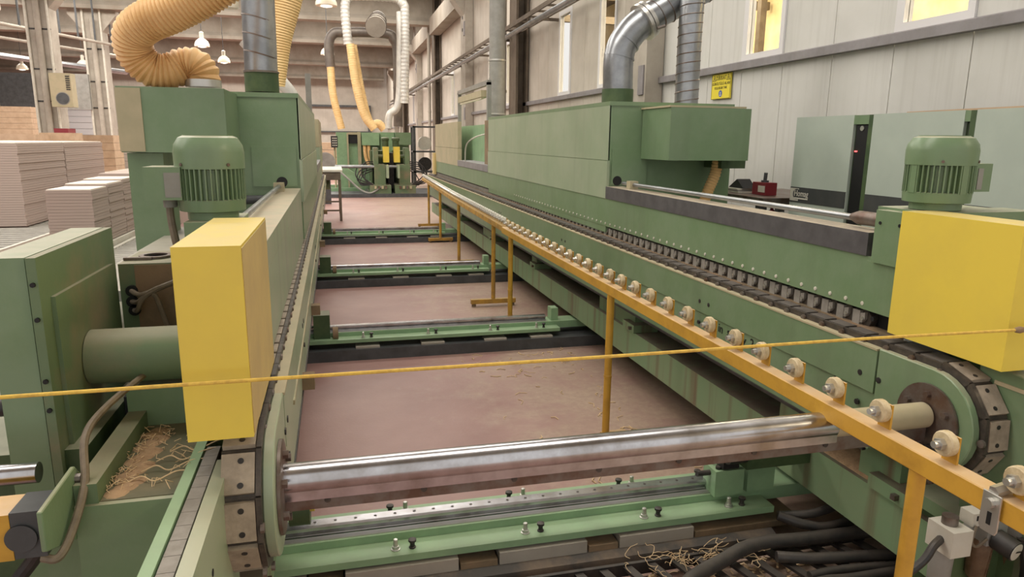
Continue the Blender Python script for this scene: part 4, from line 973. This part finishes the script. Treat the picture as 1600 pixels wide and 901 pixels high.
# warning sign
t = thing('warning_sign', 'yellow noise warning sign on the right wall', 'sign', (4.19, 7.19, 2.25))
part('sign_plate', MB().box(4.175, 4.185, 6.99, 7.39, 2.12, 2.39), SIGNY, t, 0.003)
bd = MB()
for y0, y1, z0, z1 in ((6.995, 7.385, 2.384, 2.388), (6.995, 7.385, 2.122, 2.126), (6.995, 7.0, 2.122, 2.388), (7.38, 7.385, 2.122, 2.388)): bd.box(4.1738, 4.175, y0, y1, z0, z1)
part('sign_border', bd, INK, t)
lettering('sign_heading', 'D\u0130KKAT', 0.062, (4.1738, 7.19, 2.342), INK, t, sx=0.9)
lettering('sign_text', 'G\u00dcR\u00dcLT\u00dcL\u00dc ALAN', 0.043, (4.1738, 7.19, 2.283), INK, t, sx=1.0)
lettering('sign_text', 'KULAKLIK TAK', 0.038, (4.1738, 7.19, 2.238), INK, t)
for y in (7.335, 7.045):
    part('hazard_triangle', MB().prism([(y - 0.038, 2.316), (y + 0.038, 2.316), (y, 2.378)], 'x', 4.1742, 4.175), INK, t)
    part('triangle_field', MB().prism([(y - 0.026, 2.322), (y + 0.026, 2.322), (y, 2.366)], 'x', 4.1738, 4.1742), SIGNY, t)
    part('triangle_mark', MB().box(4.1734, 4.1738, y - 0.006, y + 0.006, 2.326, 2.35), INK, t)
part('mandatory_disc', MB().cyl((4.1738, 7.19, 2.178), (4.175, 7.19, 2.178), 0.036, 28), BLU, t)
part('ear_symbol', MB().lathe([(0.011, 0), (0.011, 0.0006)], (4.1732, 7.19, 2.184), 16, 'x').box(4.1732, 4.1738, 7.172, 7.208, 2.155, 2.168), WHT, t)

# ================================================================== LEFT BACKGROUND: board stacks, conveyors
ORD = 'topmost second third fourth fifth sixth seventh eighth ninth tenth eleventh twelfth thirteenth fourteenth fifteenth sixteenth seventeenth eighteenth'.split()
def ordinal(k):
    return ORD[k] if k < 18 else 'number %d' % (k + 1)
def pile(name, x0, x1, y0, y1, z0, n, th, lab, group, jit=0.01):
    for k in range(n):
        j = random.uniform(-jit, jit); z = z0 + k * th
        o = single('board', MB().box(x0 + j, x1 + j, y0, y1, z, z + th - 0.0025), BRDE, (ORD[n - 1 - k] + ' ' if n - 1 - k < 18 else ORD[k].replace('topmost', 'bottom') + (' lowest ' if k else ' ')) + lab, 'board', (x0, y0, z), group)
        if k == n - 1: o.data.materials[0] = BRDE
# tall stacks
for i, (y0, y1, lab) in enumerate(((12.2, 14.1, 'grey brown board of the nearest tall stack'), (14.15, 16.3, 'grey brown board of the tall stack behind'))):
    pile('board', -6.3, -4.62, y0, y1, 0.28, 34, 0.0365, lab, 'boards in tall stack %d' % (i + 1), 0.008)
    single('top_sheet', MB().box(-6.28, -4.64, y0 + 0.01, y1 - 0.01, 1.522, 1.54), BRDF, ('white faced board on top of the nearest tall stack', 'white faced board on top of the second tall stack')[i], 'board', (-5.5, y0, 1.52))
for i, (y0, y1, zt, lab) in enumerate(((8.95, 9.55, 1.04, 'grey board in the front pile of the low stack'), (9.56, 10.2, 1.07, 'grey board in the second pile of the low stack'), (10.21, 10.85, 1.09, 'grey board in the third pile of the low stack'), (10.86, 11.6, 1.05, 'grey board in the last pile of the low stack'))):
    n = 18
    pile('board', -3.17, -2.70, y0, y1, 0.40, n, (zt - 0.40) / n, lab, 'boards in low pile %d' % (i + 1), 0.006)
    single('top_sheet', MB().box(-3.16, -2.71, y0 + 0.01, y1 - 0.01, zt - 0.001, zt + 0.012), BRDF, 'white faced top board, pile %s of the low stack' % ('one, nearest', 'two', 'three', 'four, farthest')[i], 'board', (-2.9, y0, zt))
single('board_stack', MB().box(-3.9, -2.9, 13.4, 15.4, 0.0, 1.02), BRDE, 'flat stack of boards behind the low stack', 'boards', (-3.6, 14, 0.4))
def conveyor(lab, x0, x1, y0, y1, z, m, along_x=True, n=16, dz=0.1):
    t = thing('roller_conveyor', lab, 'conveyor', ((x0 + x1) / 2, (y0 + y1) / 2, 0), 'roller conveyors under the stacks')
    part('side_beam', MB().box(x0, x0 + 0.05, y0, y1, z - dz, z), WHT, t); part('side_beam', MB().box(x1 - 0.05, x1, y0, y1, z - dz, z), WHT, t)
    rm = MB().cyl((0, 0, 0), (x1 - x0 - 0.11, 0, 0), 0.03, 10).mesh('roller')
    for k in range(n): inst('roller', rm, m, t, Vector((x0 + 0.055, y0 + (k + 0.5) * (y1 - y0) / n, z - 0.032)) - Vector(t.location))
    for x in (x0 + 0.025, x1 - 0.025):
        for y in (y0 + 0.15, (y0 + y1) / 2, y1 - 0.15): part('leg', MB().cyl((x, y, 0), (x, y, z - dz), 0.025, 8), WHT, t)
    return t
conveyor('white roller conveyor carrying the low stack of boards', -3.3, -2.67, 8.2, 12.6, 0.39, GRY, n=30)
conveyor('white roller conveyor under the tall board stacks', -6.4, -4.0, 9.6, 17.0, 0.27, GRY, n=34, dz=0.12)
conveyor('blue roller conveyor behind the slab of the left machine', -2.65, -1.9, 7.6, 10.3, 0.33, GRY, n=20).children[0].data.materials[0] = BLU
conveyor('cream roller conveyor far behind the tall stacks', -6.5, -4.9, 20.0, 27.0, 0.62, TAN, n=26)
for i, (x, y, w_, d_, h_, m, lab) in enumerate(((-11.5, 22.0, 2.6, 1.0, 1.95, WOOD, 'long tan plywood pack at the far left'), (-8.6, 21.0, 2.2, 1.0, 1.72, WOOD, 'low tan plywood pack below the fan heater'),
                                                 (-7.2, 25.0, 0.9, 1.0, 1.74, WOOD, 'small plywood pack between the columns'), (-14.6, 36, 3.4, 1.0, 2.95, WOOD, 'big upright plywood pack at the far left edge'),
                                                 (-8.0, 30, 1.2, 0.8, 2.0, CONC, 'grey crate by the far column'))):
    t = thing('plywood_pack', lab, 'boards', (x, y, 0))
    for k in range(int(h_ / 0.24)): part('board', MB().box(x - w_ / 2, x + w_ / 2, y, y + d_, 0.24 * k, 0.24 * k + 0.232), m, t)
single('red_machine', MB().box(-7.45, -7.1, 22.2, 22.8, 1.72, 1.84), RED, 'small red box on the plywood below the heater', 'box', (-7.4, 22.4, 1.72))
single('red_machine_stand', MB().box(-7.8, -6.95, 22.15, 22.85, 0, 1.72), WOOD, 'plywood crate under the small red box', 'crate', (-7.4, 22.4, 0))
t = thing('hanging_duct', 'pair of silver pipes ending in a funnel at the far left edge', 'duct', (-8.6, 19.5, 2.2))
for x in (-8.75, -8.42): part('pipe', MB().cyl((x, 19.5, 2.55 if x < -8.6 else 2.35), (x - 0.1, 19.5, 7.0), 0.085, 14), GALB, t)
part('funnel', MB().lathe([(0.2, 0), (0.2, 0.06), (0.09, 0.3)], (-8.75, 19.5, 2.3), 14), GALB, t)
part('tail_hose', MB().sweep(spline([(-8.75, 19.5, 2.3), (-8.6, 19.5, 2.0), (-8.9, 19.5, 1.85)], 6), 0.08, 10), HOSEY, t)
single('blue_crate', MB().box(-9.6, -8.9, 20.0, 20.6, 0, 1.92), BLU, 'blue crate at the far left edge', 'crate', (-9.2, 20.3, 0), None, 0.02)

# ================================================================== FAR END: second machine, table
def far_cab(lab, x0, x1, y0, y1, z1, m=GL):
    return tag(part('machine_cabinet', MB().box(x0, x1, y0, y1, 0.0, z1), m, None, 0.01), lab, 'cabinet', None)
t = thing('boring_machine', 'green machine with two yellow guards at the far end of the aisle', 'machine', (1.4, 21.5, 0))
part('rear_hood', MB().box(0.1, 2.35, 23.0, 24.2, 0.1, 1.84), GL, t, 0.01)
part('hood_box', MB().box(0.88, 1.4, 22.5, 23.0, 1.45, 1.83), GL, t, 0.01); part('hood_box', MB().box(1.9, 2.38, 22.5, 23.0, 1.47, 1.85), G, t, 0.01)
part('hood_box', MB().box(1.45, 1.88, 22.7, 23.0, 1.2, 1.85), GL, t, 0.01)
part('door_frame', MB().box(0.42, 0.47, 22.85, 22.95, 0.1, 1.82).box(0.75, 0.85, 22.85, 22.95, 0.1, 1.85).box(0.47, 0.75, 22.85, 22.95, 1.77, 1.84), TAN, t)
part('window', MB().box(0.47, 0.75, 22.9, 22.95, 1.5, 1.77), BLKC, t)
for x in (0.95, 1.07): part('suction_hose', hose_mesh([(x, 22.6, 1.45), (x + 0.02, 22.5, 1.1), (x + 0.12, 22.3, 0.8)], 0.05, 0.03, 0.004, 12), HOSE, t)
for s, gx in ((-1, 1.485), (1, 1.795)):
    hx = gx + s * 0.0
    part('end_guard', MB().box(gx - 0.085, gx + 0.085, 20.9, 21.2, 0.98, 1.43), YEL, t, 0.005)
    part('head_motor', MB().lathe([(0.1, 0), (0.1, 0.17), (0.12, 0.18), (0.12, 0.24), (0.08, 0.27)], (gx, 21.25, 1.43), 16), GDK, t)
    bx_ = gx + s * 0.28
    part('head_slab', MB().box(bx_ - 0.05 if s > 0 else bx_ - 0.08, bx_ + 0.08 if s > 0 else bx_ + 0.05, 20.9, 21.6, 0.3, 1.4), GD, t, 0.006)
    part('spindle', MB().cyl((gx, 21.1, 1.15), (bx_, 21.1, 1.15), 0.05, 12), GD, t)
    part('base_block', MB().box(gx - 0.1 + s * 0.2 - 0.06, gx + 0.1 + s * 0.2 + 0.06, 20.8, 21.6, 0.30, 0.92), GD, t, 0.01)
    part('infeed_rail', MB().box(gx - 0.03, gx + 0.03, 20.4, 20.9, 0.55, 0.92), GP, t, 0.006)
    part('foot_beam', MB().box(gx + s * 0.2 - 0.3, gx + s * 0.2 + 0.3, 20.6, 22.6, 0.10, 0.34), GD, t, 0.01)
    part('back_frame', MB().box(gx + s * 0.2 - 0.2, gx + s * 0.2 + 0.25, 21.6, 22.8, 0.3, 1.3), GDK, t, 0.01)
    for k in range(4):
        part('valve', MB().box(gx + s * (0.05 + 0.1 * k) - 0.03, gx + s * (0.05 + 0.1 * k) + 0.03, 20.55, 20.6, 0.24, 0.32), TAN if k % 2 else STEELD, t)
    for k in range(6):
        a0 = random.uniform(0, 0.25)
        part('loose_hose', MB().sweep(spline([(gx + s * 0.38, 21.0, 1.0 - 0.05 * k), (gx + s * (0.55 + a0), 20.9, 0.95 - 0.07 * k), (gx + s * (0.62 + a0), 20.8, 0.6 - 0.05 * k), (gx + s * 0.4, 20.7, 0.35)], 6), 0.017, 6), BLK, t)
part('cross_shaft', MB().cyl((-0.4, 20.85, 0.86), (1.95, 20.85, 0.86), 0.045, 14), GAL, t)
part('inner_gear', MB().box(1.55, 1.73, 21.3, 22.6, 0.2, 1.25), BLK, t)
part('slant_arm', MB().prism([(0.15, 0.82), (0.35, 0.82), (0.95, 0.42), (1.05, 0.42), (1.05, 0.2), (0.85, 0.2), (0.15, 0.62)], 'y', 21.2, 21.4), GL, t, 0.004)
part('floor_hose', MB().sweep(spline([(0.15, 20.9, 0.72), (0.4, 20.8, 0.5), (0.7, 20.7, 0.22), (1.0, 20.6, 0.12), (1.3, 20.6, 0.3)], 8), 0.03, 8), GRY, t)
struct('kerb', MB().box(-1.2, 2.9, 20.5, 22.9, 0.0, 0.10), DGR, 'dark plinth under the far machine')
for y in (21.7, 23.2): part('floor_track', MB().box(-1.0, 0.9, y, y + 0.1, 0.10, 0.2), GL, t)
t = thing('keypad_console', 'black keypad panel on a post left of the far machine', 'control panel', (0.05, 22, 0))
part('panel', MB().box(-0.06, 0.14, 22.0, 22.1, 1.38, 1.72), BLK, t, 0.006)
for k in range(12): part('key', MB().box(-0.02 + 0.05 * (k % 3), 0.015 + 0.05 * (k % 3), 21.993, 22.0, 1.43 + 0.07 * (k // 3), 1.46 + 0.07 * (k // 3)), WHT, t)
part('panel_post', MB().cyl((0.04, 22.1, 0), (0.04, 22.1, 1.38), 0.03, 10), TAN, t)
single('grinding_disc', MB().cyl((-0.2, 18.6, 1.06), (-0.2, 18.7, 1.06), 0.24, 28), GRY, 'round grey disc standing behind the narrow table', 'disc', (-0.2, 18.65, 1.06))
single('disc_stand', MB().box(-0.3, -0.1, 18.55, 18.75, 0, 0.83), DGR, 'dark stand carrying the round grey disc', 'stand', (-0.2, 18.65, 0))
t = thing('work_table', 'narrow brown table beside the end of the left machine', 'table', (-0.1, 15, 0))
part('table_top', MB().box(-0.5, 0.16, 14.6, 16.4, 0.99, 1.03), WHT, t, 0.003)
part('apron', MB().box(-0.48, 0.12, 14.62, 16.3, 0.83, 0.985), BRNS, t)
for x, y in ((-0.47, 14.66), (0.10, 14.66), (-0.47, 16.2), (0.10, 16.2)): part('leg', MB().box(x - 0.025, x + 0.025, y - 0.025, y + 0.025, 0, 0.83), BRNS, t)
for z in (0.2, 0.38): part('stretcher', MB().box(-0.47, 0.1, 14.64, 14.68, z, z + 0.03), BRNS, t)
part('under_motor', MB().cyl((-0.4, 15.5, 0.68), (-0.1, 15.5, 0.68), 0.1, 14), GD, t)
# shelf with coils behind the far machine, boards at the back
t = thing('storage_rack', 'dark rack with coiled rolls behind the far machine', 'rack', (3.2, 25, 0))
for x in (2.75, 3.65): part('upright', MB().box(x - 0.05, x + 0.05, 24.9, 25.0, 0, 2.1), DGR, t); part('upright', MB().box(x - 0.05, x + 0.05, 25.6, 25.7, 0, 2.1), DGR, t)
for z in (0.5, 1.2, 2.05): part('shelf', MB().box(2.7, 3.7, 24.9, 25.7, z, z + 0.05), DGR, t)
for z in (0.86, 1.58): single('edge_roll', MB().lathe([(0.1, 0), (0.24, 0), (0.24, 0.2), (0.1, 0.2)], (3.15, 25.2, z - 0.07), 24, 'y'), (WHT if z > 1 else BLK), ('white edge band roll on the upper shelf of the dark rack', 'black edge band roll on the lower shelf of the dark rack')[0 if z > 1 else 1], 'roll', (3.15, 25.2, z), 'edge band rolls on the rack')
t = thing('plywood_pack', 'stack of tan boxes far behind the left machine end', 'boxes', (-0.6, 30, 0))
for k in range(5): part('box', MB().box(-1.0, 0.15, 30, 31, 0.3 * k, 0.3 * k + 0.28), WOOD, t)
